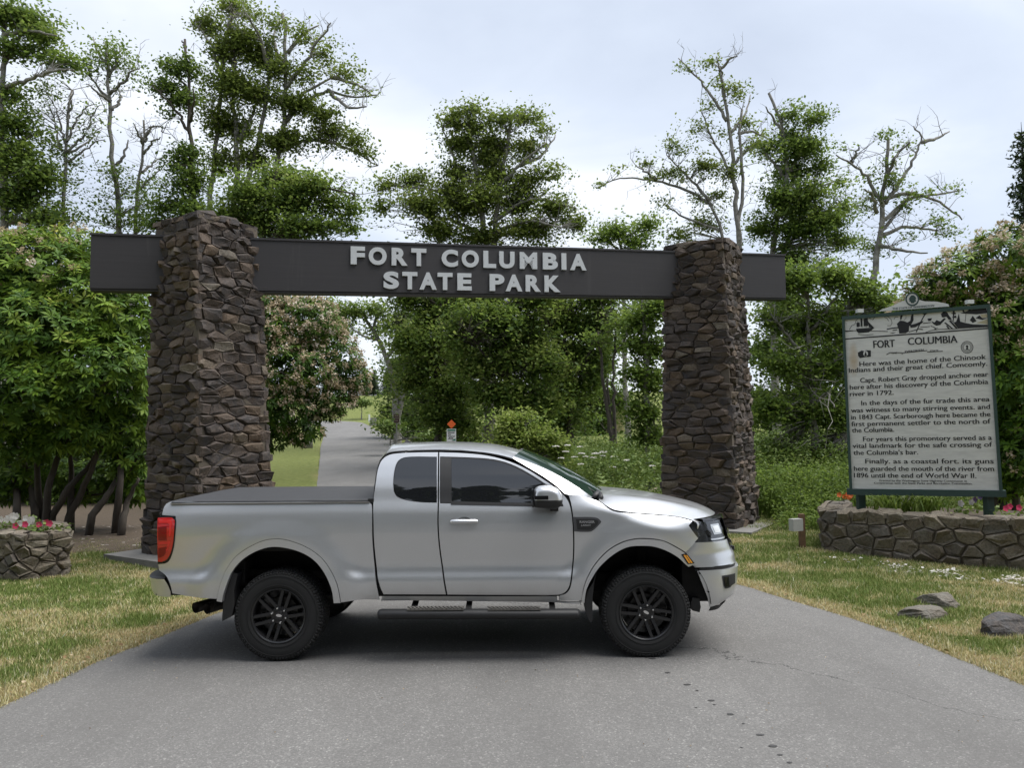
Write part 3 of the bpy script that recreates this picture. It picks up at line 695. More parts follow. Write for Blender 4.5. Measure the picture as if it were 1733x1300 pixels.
# wheels
def build_wheel(xc, yc, spin, first=None):
    if first is not None:
        r = first.copy(); COL.objects.link(r); r.parent = truck; r.location = (xc, yc, ZW); r.rotation_euler = (0, spin, 0 if yc < 0 else math.pi)
        for ch in first.children:
            q = ch.copy(); COL.objects.link(q); q.parent = r
        return r
    w_ = .128
    prof = [(.235, -.118), (.243, -.128), (.262, -.134), (.300, -.137), (.335, -.135), (.362, -.127), (.380, -.112), (.389, -.088), (.392, -.03), (.392, .03), (.389, .088), (.380, .112), (.335, .135), (.262, .13), (.23, .11)]
    mb = MB(); mb.lathe(prof, 'y', 96)
    for rr in (.268, .345):                                      # moulded rings of the sidewall
        mb.lathe([(rr - .003, -.1355), (rr, -.1395), (rr + .003, -.1355)], 'y', 96)
    N = 84
    for k in range(N):
        a = 2 * np.pi * (k + .5) / N
        R = np.array([[np.cos(a), 0, np.sin(a)], [0, 1, 0], [-np.sin(a), 0, np.cos(a)]]).T
        st = (k % 2)
        mb.box(R @ np.array([.3845, -.100, 0]), (.014, .026 + .008 * st, .024), R)
        mb.box(R @ np.array([.3665, -.1215, .003]), (.016 + .012 * st, .013, .020), R)
        for yy, off in ((-.048, .006), (0.0, -.008), (.048, .004), (.1, .0)):
            mb.box(R @ np.array([.3915, yy, off]), (.008, .036, .026), R)
    wheel = tput('wheel', mb, m_rubber, loc=(xc, yc, ZW)); wheel.rotation_euler = (0, spin, 0)
    for p in wheel.data.polygons:
        pass
    mb = MB()
    mb.lathe([(.238, -.122), (.240, -.132), (.233, -.133), (.224, -.126), (.219, -.105), (.213, -.05), (.205, .06), (.235, .11)], 'y', 72)
    mb.lathe([(.204, .02), (.08, .03), (.0, .03)], 'y', 40)
    for k in range(6):
        a0 = 2 * np.pi * k / 6 + math.radians(12)
        for sg in (-1, 1):
            ca_, sa_ = np.cos(a0), np.sin(a0)
            rad, tan = np.array([ca_, 0, sa_]), np.array([-sa_, 0, ca_])
            i_, o_ = rad * .055 + tan * sg * .028, rad * .222 + tan * sg * .034
            yi, yo = -.098, -.118
            w0, w1, d0 = .020, .0165, .035
            V = []
            for q, yq, ww in ((i_, yi, w0), (rad * .15 + tan * sg * .033, -.112, .018), (o_, yo, w1)):
                V += [q - tan * ww + [0, yq + d0, 0], q - tan * ww * .72 + [0, yq, 0], q + tan * ww * .72 + [0, yq, 0], q + tan * ww + [0, yq + d0, 0]]
            F = []
            for m in (0, 4):
                F += [[m, m + 1, m + 5, m + 4], [m + 1, m + 2, m + 6, m + 5], [m + 2, m + 3, m + 7, m + 6]]
            mb.add(V, F)
    mb.lathe([(.0, -.112), (.036, -.112), (.040, -.106), (.072, -.100), (.080, -.085), (.082, .0)], 'y', 40)
    me = mb.mesh('rim', (0, 0, 0), False)
    rim = link('rim', me, m_rim, wheel)
    mb = MB(); mb.lathe([(.0, -.124), (.007, -.123), (.0125, -.112), (.0135, -.092)], 'y', 10); nut = mb.mesh('lug_nut')
    for k in range(6):
        a0 = 2 * np.pi * (k + .5) / 6 + math.radians(12)
        link('lug_nut', nut, m_chrome, wheel, (.064 * np.cos(a0), 0, .064 * np.sin(a0)))
    mb = MB()
    G = np.array([[(.026 * np.cos(t) * k, -.1135, .012 * np.sin(t) * k) for t in np.linspace(0, 2 * np.pi, 21)] for k in (.001, 1.0)])
    mb.grid(G, flip=True); mb.grid(G * [1, 1, 1] + [0, .0015, 0])
    cap = link('centre_badge', mb.mesh('centre_badge'), m_chrome, wheel)
    cap.rotation_euler = (0, math.radians(8) - spin, 0)
    mb = MB(); mb.lathe([(.0, -.02), (.145, -.02), (.150, -.005), (.150, .01)], 'y', 40); link('brake_disc', mb.mesh('brake_disc'), plain('brake_steel', (.10, .095, .09), .5, .7, var=.3), wheel)
    return wheel
w0 = build_wheel(XR, -.783, .0)
w1 = build_wheel(XF, -.783, math.radians(21), w0)
build_wheel(XR, .783, .4, w0); build_wheel(XF, .783, .9, w0)

# exhaust, mud flaps, running board
tip = lambda px, py, y: T3(px, py, y)
for (px, py, y_) in ((331, 1029, -.70), (350.5, 1030.5, -.76)):
    e0 = T3(px, py, y_); mb = MB()
    ax = np.array([.13, .23, .012]); pts = [e0, e0 + ax * .3, e0 + ax]
    mb.tube(pts, [.047, .047, .045], 20, cap=False); mb.tube([e0 - ax * .004, e0 + ax * .02], [.050, .050], 20, cap=False)
    mb.tube([e0 + ax * .001, e0 + ax * .8], [.042, .042], 20, cap=False)
    mb.tube([e0 + ax * .7, e0 + ax * .72], [.043, .043], 20)
    tput('exhaust_tip', mb, plain('exhaust_black', (.16, .145, .13), .4, .6, var=.4))
def flap(pts, y0, th=.012, name='mud_flap'):
    q = np.array([T3(px, py, y0) for px, py in pts]); n = len(q)
    V = np.concatenate([q, q + [0, .20, 0], q + [.012, 0, 0], q + [.012, .2, 0]])
    mb = MB(); i = np.arange(n - 1)
    mb.add(V, np.concatenate([np.column_stack([i, i + 1, i + 1 + n, i + n]), np.column_stack([i + 2 * n, i + 3 * n, i + 1 + 3 * n, i + 1 + 2 * n]), np.column_stack([i, i + 2 * n, i + 1 + 2 * n, i + 1])]))
    tput(name, mb, m_blackp, smooth=False, mirror=True)
# side faces of the flaps are seen as dark tapering wedges
def wedge(outline, y0, depth=.16):
    q = np.array([T3(px, py, y0) for px, py in outline]); n = len(q)
    mb = MB(); V = np.concatenate([q, q + [0, depth, 0]]); i = np.arange(n); j = (i + 1) % n
    mb.add(V, np.column_stack([i, j, j + n, i + n])); mb.F.append(np.array([list(range(n))])); mb.F.append(np.array([list(range(n, 2 * n))[::-1]]))
    tput('mud_flap', mb, m_blackp, smooth=False, mirror=True)
wedge([(391, 968), (388, 985), (378, 1014), (376, 1045), (376, 1052), (392, 1044), (397, 1022), (396, 1000), (402, 972)], -.91)
wedge([(1004, 986), (1010, 967), (1006, 985), (1003, 1010), (1002.5, 1051), (999, 1055), (994, 1044), (990.5, 1030), (990, 1018), (995, 1000)], -.91)
wedge([(1172, 1012), (1184, 1014), (1186, 1028), (1184, 1037), (1172, 1034), (1169, 1022)], -.80)
# running board: oval bar, tread plates, brackets
q0, q1 = T3(645, 1040, -.98), T3(976, 1039.5, -.98)
mb = MB(); pts = [q0 + [-.035, .02, 0], q0 + [-.02, 0, 0], q0, q1, q1 + [.02, 0, 0], q1 + [.03, .02, 0]]
n = 14; a = np.arange(n) * 2 * np.pi / n; ring = []
for p_, s_ in zip(pts, (.3, .85, 1, 1, .85, .3)):
    ring.append(np.column_stack([np.full(n + 1, p_[0]), p_[1] + .055 * s_ * np.r_[np.cos(a), 1], p_[2] + .044 * s_ * np.r_[np.sin(a), 0]]))
mb.grid(np.array(ring)); rbd = tput('running_board', mb, m_blackp, mirror=True)
for (xa, xb) in ((690, 785), (826, 915)):
    a_, b_ = T3(xa, 1034.5, -.98), T3(xb, 1034.5, -.98); mb = MB()
    mb.box((a_ + b_) / 2 + [0, .01, .020], (b_[0] - a_[0], .10, .014))
    for x_ in np.arange(a_[0] + .02, b_[0] - .01, .034):
        mb.box((x_, -.985, a_[2] + .030), (.016, .08, .008), Matrix.Rotation(.5, 3, 'Z'))
    tput('tread_plate', mb, plain('dusty_plastic', (.13, .122, .11), .8, var=.4), parent=rbd, smooth=False)
for px in (700, 793, 935):
    a_ = T3(px, 1030, -.93); mb = MB(); mb.bar(a_ + [0, -.03, -.01], a_ + [0, .30, .05], .05, .02); tput('board_bracket', mb, m_under, smooth=False)

# handle, mirror, wing vent, aerial, wipers
hc = T3(785.5, 883)
mb = MB(); G = [[hc + [.062 * k * np.cos(t) * 1.0, .006, .042 * k * np.sin(t)] for t in np.linspace(0, 2 * np.pi, 25)] for k in (.02, .5, .85, 1.0)]
G = np.array(G); G[0, :, 1] += .004; G[1, :, 1] += .002; G[2, :, 1] -= .004; G[3, :, 1] -= .0085
mb.grid(G, flip=True); tput('handle_cup', mb, plain('cup_shade', (.30, .31, .32), .35, .5), mirror=True)
mb = MB()
xs_ = np.linspace(-.122, .122, 22); rows = []
for x_ in xs_:
    f = (1 - (abs(x_) / .124) ** 4) ** .5
    hh = .022 * (.55 + .45 * f) * (1.0 if abs(x_) < .118 else .7); dd = .030 * f
    t = np.linspace(-np.pi / 2, np.pi / 2, 9)
    rows.append(np.column_stack([np.full(9, x_) + hc[0], hc[1] - .008 - dd * np.cos(t), hc[2] + .0 + hh * np.sin(t)]))
mb.grid(np.array(rows)); hd = tput('door_handle', mb, m_paint, mirror=True)
# mirror: shell (silver top), black base and stalk
def shell(px0, px1, py0, py1, y0, y1, cutz, top):
    pass
mc0 = T3(927, 841, -1.02); W_, H_, D2 = .125, .100, .115
prof_o = [(903.5, 831), (906, 826), (913, 822.5), (925, 821.8), (936, 823.5), (944, 828), (949, 835), (951.5, 845), (951, 852), (946, 858), (938, 861), (920, 860), (906, 858.5), (901.5, 855), (901, 845)]
pq = spline([tuple(T3(px, py, -1.03)[[0, 2]]) for px, py in prof_o], .012)
cen = pq.mean(0)
mb = MB(); rings = []
for yy, k in ((-1.15, .30), (-1.145, .62), (-1.13, .83), (-1.10, .95), (-1.05, 1.0), (-1.0, .985), (-.94, .9), (-.90, .75)):
    q = cen + (pq - cen) * k; rings.append(np.column_stack([q[:, 0] + (.02 if yy < -1.08 else 0) * 0, np.full(len(q), yy), q[:, 1]]))
R_ = np.array(rings); R_ = np.concatenate([R_, R_[:, :1]], 1)
mz = T3(920, 846.5, -1.1)[2]
mb.grid(R_, flip=False); mb.F.append(np.array([list(range(len(pq) + 1))[:-1]]))
mir = tput('door_mirror', mb, m_paint, mirror=True)
# black lower half, slightly proud
R2 = R_.copy(); R2[:, :, 2] = np.minimum(R2[:, :, 2], mz + .0); c2 = np.array([cen[0], -1.03, cen[1]])
R2 = c2 + (R2 - c2) * 1.012; R2[:, :, 2] = np.minimum(R2[:, :, 2], mz)
mb = MB(); mb.grid(R2); mb.F.append(np.array([list(range(len(pq) + 1))[:-1]])); tput('mirror_base', mb, m_blackp, parent=mir)
sg = [(-1.158, 907, 838.5), ]
a_, b_ = T3(905, 839.5, -1.15), T3(928, 846, -1.15)
mb = MB(); mb.box((a_ + b_) / 2 + [0, .022, 0], (abs(b_[0] - a_[0]), .06, abs(a_[2] - b_[2]))); tput('mirror_signal', mb, m_gloss, parent=mir, smooth=False)
mb = MB(); st = T3(938, 861, -.97); mb.box(st + [0, .05, -.005], (.07, .16, .03)); mb.box(T3(936, 856, -.90) , (.09, .08, .05)); tput('mirror_stalk', mb, m_blackp, smooth=False, mirror=True)
mb = MB(); e_ = R_[4]; mb.box((pq[:, 0].min() + .004, -1.04, cen[1]), (.012, .17, .15)); tput('mirror_glass', mb, m_glass, parent=mir, smooth=False)
# wing vent badge
panel('wing_vent', [(969.5, 875.2, S), (1009, 876.4), (1017.5, 883), (1016, 886), (1005, 897), (1000, 900), (983.5, 900.6, S), (971.5, 899.5, S)], plain('vent_grey', (.085, .085, .09), .35, .3), extra=-.006, shrink=0)
vt = [o for o in truck.children if o.name.startswith('wing_vent')][0]
panel('vent_insert', [(974.5, 878.6, S), (1008, 879.4), (1013, 884), (1002.5, 895.5), (998, 897.2), (977, 896.6, S)], m_blackp, extra=-.0085, shrink=0, parent=vt, mirror=False)

# shark-fin aerial on the roof, wipers and cowl at the foot of the windscreen
f0 = [T3(*p, 0.0) for p in ((682.5, 753.5), (687, 743), (690, 744), (696, 747.5), (703.5, 752.5))]
mb = MB(); fa = np.array(f0); V = np.concatenate([fa + [0, -.022, 0] * (fa[:, 2:3] < fa[:, 2].max() - .02), fa + [0, .022, 0] * (fa[:, 2:3] < fa[:, 2].max() - .02)])
V[:, 2] -= .006; i = np.arange(5); j = (i + 1) % 5
mb.add(V, np.column_stack([i, i + 5, j + 5, j])); mb.F.append(np.array([[0, 1, 2, 3, 4]])); mb.F.append(np.array([[9, 8, 7, 6, 5]])); af = tput('roof_aerial', mb, plain('aerial_grey', (.10, .095, .095), .4), smooth=False)
mb = MB(); mb.tube([T3(687, 743.5, 0.0), T3(681, 739.5, 0.0), T3(676.5, 734.5, 0.0)], [.007, .005, .004], 6); tput('whip', mb, m_blackp, parent=af)
mb = MB(); cw = np.array([T3(p[0], p[1], y) for p, y in (((1001, 846), -.77), ((1006, 841), -.62), ((1013, 846.5), -.76), ((1018, 848), -.77))])
mb.tube([T3(1003, 845, -.76), T3(1009, 838, -.72), T3(1013, 836, -.66), T3(1011, 832, -.40)], [.022, .030, .03, .02], 8)
mb.tube([T3(1012, 848, -.77), T3(1017, 842, -.76), T3(1016, 836, -.70)], [.018, .026, .02], 8)
mb.grid(np.array([[A_[-1] + [.0, 0, -.012], A_[-1] + [.06, .01, -.02]], [A_[-1] * [1, 0, 1] + [.20, 0, -.01], A_[-1] * [1, 0, 1] + [.30, 0, -.02]], [A_[-1] * [1, -1, 1] + [0, 0, -.012], A_[-1] * [1, -1, 1] + [.06, 0, -.02]]]))
cwl = tput('cowl', mb, m_blackp)
mb = MB(); mb.tube([T3(1010, 836, -.62), T3(985, 818, -.45), T3(972, 806, -.15)], [.009, .007, .005], 5); tput('wiper', mb, m_blackp)
mb = MB(); mb.tube([T3(1006, 832, -.1), T3(985, 812, .2), T3(975, 803, .4)], [.009, .007, .005], 5); tput('wiper', mb, m_blackp)
# ------------------------------------------------------------------ lettering helper
def glyphs(s, bold=0.0, extrude=0.0, space=1.0, res=3):
    cu = bpy.data.curves.new('lettering', 'FONT'); cu.body = s; cu.size = 1.0; cu.offset = bold; cu.extrude = extrude
    cu.space_character = space; cu.resolution_u = res; cu.fill_mode = 'BOTH'
    ob = bpy.data.objects.new('lettering', cu); COL.objects.link(ob)
    bpy.context.view_layer.update()
    dg = bpy.context.evaluated_depsgraph_get()
    me = bpy.data.meshes.new_from_object(ob.evaluated_get(dg))
    V = np.zeros(len(me.vertices) * 3); me.vertices.foreach_get('co', V); V = V.reshape(-1, 3)
    F = [list(p.vertices) for p in me.polygons]
    bpy.data.objects.remove(ob); bpy.data.curves.remove(cu); bpy.data.meshes.remove(me)
    return V, F
def place_text(mb, s, A, B, up, n, height, bold=0.0, extrude=0.0, lift=.002, box=None, tint=.5, thick=0):
    """text from A to B (world, on the base line), capital height along up, lifted along n"""
    V, F = glyphs(s, bold, extrude)
    A, B, up, n = (np.asarray(q, float) for q in (A, B, up, n))
    x0, x1 = V[:, 0].min(), V[:, 0].max(); H = box if box else .69
    y0 = V[:, 1].min() if box == 'fit' else 0.0
    if box == 'fit': H = V[:, 1].max() - y0
    W = A + ((V[:, 0] - x0) / (x1 - x0))[:, None] * (B - A) + ((V[:, 1] - y0) / H * height)[:, None] * up + (V[:, 2] + lift)[:, None] * n
    mb.add(W, F, tint)
    for k in range(thick):                                      # heavier strokes: shifted repeats
        s_ = (k // 2 + 1) * (1 if k % 2 else -1); mb.add(W + unit3(B - A) * s_ * height * .032 + n * .0004 * (k + 1), F, tint)

def unit3(v): return v / np.linalg.norm(v)
m_white = plain('white_letter', (.56, .58, .60), .5, var=.08)
m_ink = plain('sign_ink', (.012, .013, .015), .6)
# badge on the front wing
mb = MB()
for s_, a_, b_, hh in (('RANGER', (981, 885.6), (1006.5, 885.6), .020), ('LARIAT', (983.5, 890.9), (1000, 890.9), .016)):
    q0, q1 = T3(*a_, -HW + float(s_side(.4, 1.2)) - .014), T3(*b_, -HW + float(s_side(.52, 1.2)) - .014)
    place_text(mb, s_, q0, q1, (0, 0, 1), (0, -1, 0), hh, bold=.02)
tput('badge_lettering', mb, plain('badge_grey', (.42, .42, .43), .3, .5), parent=vt, smooth=False)

# ------------------------------------------------------------------ stonework
def stone_mat(name, stops, lichen=.5):
    b = NB(name)
    vec = b.n('ShaderNodeTexCoord').outputs['Object']
    c = b.ramp(b.attr('tint'), stops)
    n1_, n2_, n3_ = b.noise(7, 6, .65, vec), b.noise(30, 5, .7, vec), b.noise(3.1, 3, .6, vec)
    c = b.mix(b.ramp(n1_, [(.35, (0, 0, 0)), (.7, (.55, .55, .55))]), c, (.115, .078, .050))
    c = b.mix(b.ramp(n2_, [(.3, (.6, .6, .6)), (.55, (0, 0, 0))]), c, (.03, .028, .027))
    li = b.math('MULTIPLY', b.ramp(n2_, [(.62, (0, 0, 0)), (.70, (1, 1, 1))]), b.ramp(n3_, [(.5, (0, 0, 0)), (.66, (1, 1, 1))]))
    c = b.mix(b.math('MULTIPLY', li, lichen), c, (.42, .42, .38))
    return b.done(Base_Color=c, Roughness=.82, Normal=b.bump(b.math('ADD', n2_, b.math('MULTIPLY', n1_, 1.5)), .7, .02), Specular_IOR_Level=.35)
m_stone = stone_mat('pillar_stone', [(0, (.036, .034, .037)), (.3, (.062, .057, .057)), (.55, (.090, .075, .068)), (.78, (.135, .098, .070)), (.93, (.19, .165, .13)), (1, (.24, .22, .19))])
m_wall = stone_mat('wall_stone', [(0, (.115, .108, .095)), (.4, (.17, .150, .115)), (.75, (.21, .185, .14)), (1, (.28, .25, .20))], .75)
m_mortar = plain('mortar', (.100, .082, .062), .95, var=.4, scale=6, bump=.01)
m_conc = plain('old_concrete', (.17, .165, .155), .9, var=.3, scale=5, bump=.006)

def cells(W, H, hrow, wcol, seed, aniso=1.5):
    r = np.random.default_rng(seed); pts = []; v = 0.0
    while v < H + hrow[1]:
        h = r.uniform(*hrow); u = -r.uniform(0, wcol[1])
        while u < W + wcol[1]:
            w = r.uniform(*wcol); pts.append((u + w / 2, v + h / 2 + r.uniform(-.32, .32) * h)); u += w
        v += h
    pts = np.array(pts); S_ = pts * [1, aniso]; out = []
    for i, p in enumerate(S_):
        if not (-.05 <= pts[i, 0] <= W + .05 and -.02 <= pts[i, 1] <= H + .02): continue
        poly = [np.array(q) for q in ((-.04, 0), (W + .04, 0), (W + .04, H * aniso), (-.04, H * aniso))]
        d = np.hypot(*(S_ - p).T); nb = np.argsort(d)[1:18]
        for j in nb:
            m, nrm = (S_[j] + p) / 2, S_[j] - p
            new = []
            for k in range(len(poly)):
                a, c = poly[k], poly[(k + 1) % len(poly)]
                fa, fc = (a - m) @ nrm, (c - m) @ nrm
                if fa <= 0: new.append(a)
                if fa * fc < 0: new.append(a + (c - a) * fa / (fa - fc))
            poly = new
            if len(poly) < 3: break
        if len(poly) < 3: continue
        q = np.array(poly) / [1, aniso]
        keep = [k for k in range(len(q)) if np.linalg.norm(q[k] - q[k - 1]) > .02]
        if len(keep) >= 3: out.append(q[keep])
    return out
def stone_geo(poly, fn, r, depth, joint=.009, rough=1.0):
    """one angular stone: outline polygon (u, v) on a surface fn(u, v, outward)"""
    n = len(poly); c = poly.mean(0); e = poly - c; L_ = np.linalg.norm(e, axis=1)[:, None]
    base = c + e * np.maximum(.55, 1 - joint / np.maximum(L_, .02)) + r.normal(0, .005, (n, 2))
    h = r.uniform(*depth); tilt = r.normal(0, .20 * rough, 2) + np.array([0, .22 * rough])
    mid = c + (base - c) * r.uniform(.92, 1.0, (n, 1))
    top = c + (base - c) * r.uniform(.60, .86, (n, 1))
    hm = h * r.uniform(.45, .8, n); ht = h + (top - c) @ tilt + r.normal(0, .006 * rough, n)
    ht = np.maximum(ht, .006); hc_ = h + r.uniform(-.006, .014)
    k = r.normal(0, .25, 2) * (np.abs(e).max(0))
    V = [fn(*base[i], -.04) for i in range(n)] + [fn(*mid[i], max(.004, hm[i])) for i in range(n)] + [fn(*top[i], ht[i]) for i in range(n)] + [fn(*(c + k * .5), hc_)]
    F = []
    for i in range(n):
        j = (i + 1) % n
        F += [[i, j, j + n, i + n], [i + n, j + n, j + 2 * n, i + 2 * n], [i + 2 * n, j + 2 * n, 3 * n]]
    A = .5 * np.sum(poly[:, 0] * np.roll(poly[:, 1], -1) - np.roll(poly[:, 0], -1) * poly[:, 1])
    return np.array(V), F, abs(A), c
def stone_skin(parent, faces, mat, seed, limit=300, name='stone'):
    """faces: list of (cells, fn, visible weight, depth); the largest become stones of their own, the rest one part"""
    r = np.random.default_rng(seed); S_ = []
    for cl, fn, vis, depth, rough in faces:
        for q in cl:
            V, F, A, c = stone_geo(q, fn, r, depth, rough=rough)
            S_.append((A * vis, V, F, float(np.clip(r.beta(1.6, 1.9), 0, 1))))
    S_.sort(key=lambda t: -t[0])
    rest = MB(); nrest = 0
    for k, (a, V, F, t) in enumerate(S_):
        if k < limit and a > 0:
            m = MB(); m.add(V, F, t)
            link(name, m.mesh(name, ORG[parent.name], False), mat, parent)
        else:
            rest.add(V, F, t); nrest += 1
    if nrest:
        o = link('stone_fill', rest.mesh('stone_fill', ORG[parent.name], False), mat, parent); o['kind'] = 'stuff'

TH = math.radians(-32.6)
E1, F1 = np.array([math.cos(TH), math.sin(TH)]), np.array([-math.sin(TH), math.cos(TH)])
def pillar(label, cx, cy, z0, H, hb, ht, seed, lean=0.0):
    t = thing('stone_pillar', label, 'stone pillar', (cx, cy, z0), 'stone gate pillars')
    # concrete footing
    mb = MB(); R = np.eye(3); R[:2, 0], R[:2, 1] = E1, F1
    mb.box((cx, cy, z0 - .05), (2.2, 2.2, .16), R); f = put('footing', mb, m_conc, t)
    mb = MB(); n = 10; G = []
    for z in np.linspace(0, H - .04, n):
        h = hb + (ht - hb) * z / H - .038
        G.append([[*(np.array([cx + lean * (.5 - z / H), cy]) + E1 * a * h + F1 * b_ * h), z0 + z] for a, b_ in ((-1, -1), (1, -1), (1, 1), (-1, 1), (-1, -1))])
    mb.grid(np.array(G)); mb.F.append(np.array([[(n - 1) * 5 + k for k in range(4)]]))
    put('core', mb, m_mortar, t)
    dirs = [(E1, -F1, 3.0), (F1, E1, 3.0), (-E1, F1, .02), (-F1, -E1, .05)]
    faces = []
    for k, (u_, nrm, vis) in enumerate(dirs):
        Wm = 2 * hb
        def fn(u, v, o, u_=u_, nrm=nrm):
            zf = np.clip(v / H, 0, 1); h = hb + (ht - hb) * zf - .045 + .035 * (float(vnoise(v * 5.5, cx, 77)) - .5)
            s_ = (u / Wm * 2 - 1) * h
            xy = np.array([cx + lean * (.5 - zf), cy]) + u_ * s_ + nrm * (h + o)
            return np.array([xy[0], xy[1], z0 + v])
        cl = cells(Wm, H, (.075, .19), (.20, .60), seed + k, 2.5)
        faces.append((cl, fn, vis, (.030, .078), 1.0))
    # rough cap of flat stones
    def top(u, v, o):
        xy = np.array([cx - lean * .5, cy]) + E1 * (u - ht) + F1 * (v - ht)
        return np.array([xy[0], xy[1], z0 + H - .05 + o])
    faces.append((cells(2 * ht, 2 * ht, (.3, .4), (.3, .5), seed + 9, 1.0), top, .3, (.05, .10), .6))
    stone_skin(t, faces, m_stone, seed)
    return t
LPX, LPY, RPX, RPY = -5.08, 12.85, 3.88, 15.27
pillar('dark fieldstone gate pillar at the left end of the beam, behind the truck bed', LPX, LPY, .05, 5.50, .750, .605, 101, .13)
pillar('dark fieldstone gate pillar at the right end of the beam, by the truck bonnet', RPX, RPY, .14, 5.52, .765, .60, 202)

# ------------------------------------------------------------------ the beam
bd = np.array([RPX - LPX, RPY - LPY]); bd /= np.linalg.norm(bd); bn = np.array([bd[1], -bd[0]])
tl_, tr_ = -1.80, 11.05
def bp(t, out, z_):
    k = (t - tl_) / (tr_ - tl_)
    return np.array([LPX + bd[0] * t + bn[0] * out, LPY + bd[1] * t + bn[1] * out, z_ + .32 * k])
beam = thing('gate_beam', 'long dark brown wooden sign beam with white letters spanning the two stone pillars', 'gate beam', tuple(bp(0, 0, 4.33)))
m_beam = None
b = NB('beam_paint')
vec = b.n('ShaderNodeTexCoord').outputs['Object']
mpn = b.n('ShaderNodeMapping', {'Vector': vec, 'Scale': (1.2, 1.2, 26)})
gr_ = b.noise(1.0, 6, .6, mpn.outputs[0])
mps = b.n('ShaderNodeMapping', {'Vector': vec, 'Scale': (7, 7, .5)})
stn = b.noise(1.0, 5, .65, mps.outputs[0])
c = b.mix(gr_, (.030, .028, .030), (.043, .040, .043))
c = b.mix(b.ramp(stn, [(.60, (0, 0, 0)), (.78, (.45, .45, .45))]), c, (.09, .085, .085))
m_beam = b.done(Base_Color=c, Roughness=.6, Normal=b.bump(gr_, .25, .006))
T0, T1 = .14, -.14
def beam_box(t0, t1, o0, o1, z0, z1):
    V = [bp(t, o, z) for z in (z0, z1) for t, o in ((t0, o0), (t1, o0), (t1, o1), (t0, o1))]
    return V, [[0, 1, 5, 4], [1, 2, 6, 5], [2, 3, 7, 6], [3, 0, 4, 7], [3, 2, 1, 0], [4, 5, 6, 7]]
mb = MB(); mb.add(*beam_box(tl_, tr_, T0, T1, 4.36, 5.225)); put('beam_body', mb, m_beam, beam)
mb = MB(); mb.add(*beam_box(tl_ - .015, tr_ + .015, T0 + .018, T1 - .018, 5.228, 5.262)); put('cap_board', mb, m_beam, beam)
mb = MB(); mb.add(*beam_box(tl_ + .004, tr_ - .004, T0 - .02, T1 + .02, 4.325, 4.358)); put('base_board', mb, m_beam, beam)
def beam_at(px, py):
    """where the sight line through a pixel meets the front of the beam"""
    d = CR @ np.array([(px - CX) / FPX, -(py - CY) / FPX, -1.0])
    p0, n3 = bp(0, T0, 0), np.array([bn[0], bn[1], 0])
    k = ((p0 - np.array([0, 0, CAMZ])) @ n3) / (d @ n3)
    return np.array([0, 0, CAMZ]) + d * k
rows = [('FORTCOLUMBIA', [(120, 207), (230, 340), (370, 467), (490, 582), (675, 775), (798, 902), (930, 1007), (1027, 1120), (1152, 1258), (1293, 1384), (1407, 1436), (1460, 1558)], (97, 207, 120), (145, 245, 1558)),
        ('STATEPARK', [(320, 415), (435, 527), (540, 645), (650, 742), (771, 858), (968, 1058), (1066, 1167), (1188, 1279), (1303, 1400)], (250, 357, 320), (277, 378, 1400))]
kx = 480 / 1733
for word, ext, (ya, yb, xa), (yc, yd, xd) in rows:
    for ch, (x0, x1) in zip(word, ext):
        f = ((x0 + x1) / 2 - xa) / (xd - xa); yt, yb_ = ya + (yc - ya) * f, yb + (yd - yb) * f
        A, B = beam_at(560 + x0 * kx, 390 + yb_ * kx), beam_at(560 + x1 * kx, 390 + yb_ * kx)
        hgt = beam_at(560 + x0 * kx, 390 + yt * kx)[2] - A[2]
        B[2] = A[2] + .32 / (tr_ - tl_) * np.linalg.norm((B - A)[:2])
        V, F = glyphs(ch, .048, 0, res=6); 
        lo, hi = V.min(0), V.max(0)
        up = np.array([0, 0, 1.0]); n3 = np.array([bn[0], bn[1], 0])
        Wf = A + ((V[:, 0] - lo[0]) / (hi[0] - lo[0]))[:, None] * (B - A) + ((V[:, 1] - lo[1]) / (hi[1] - lo[1]) * hgt)[:, None] * up
        # front, and returned sides from the outline
        mb = MB(); mb.add(Wf + n3 * .035, F, .6)
        cnt = {}
        for q in F:
            for i in range(len(q)):
                e_ = (q[i], q[(i + 1) % len(q)]); cnt[e_] = cnt.get(e_, 0) + 1
        be = [e_ for e_ in cnt if (e_[1], e_[0]) not in cnt]
        sv, sf = [], []
        for a_, b_ in be:
            k = len(sv); sv += [Wf[a_] + n3 * .035, Wf[b_] + n3 * .035, Wf[b_] + n3 * .002, Wf[a_] + n3 * .002]; sf.append([k, k + 1, k + 2, k + 3])
        mb.add(sv, sf, .3); put('letter', mb, m_white, beam)

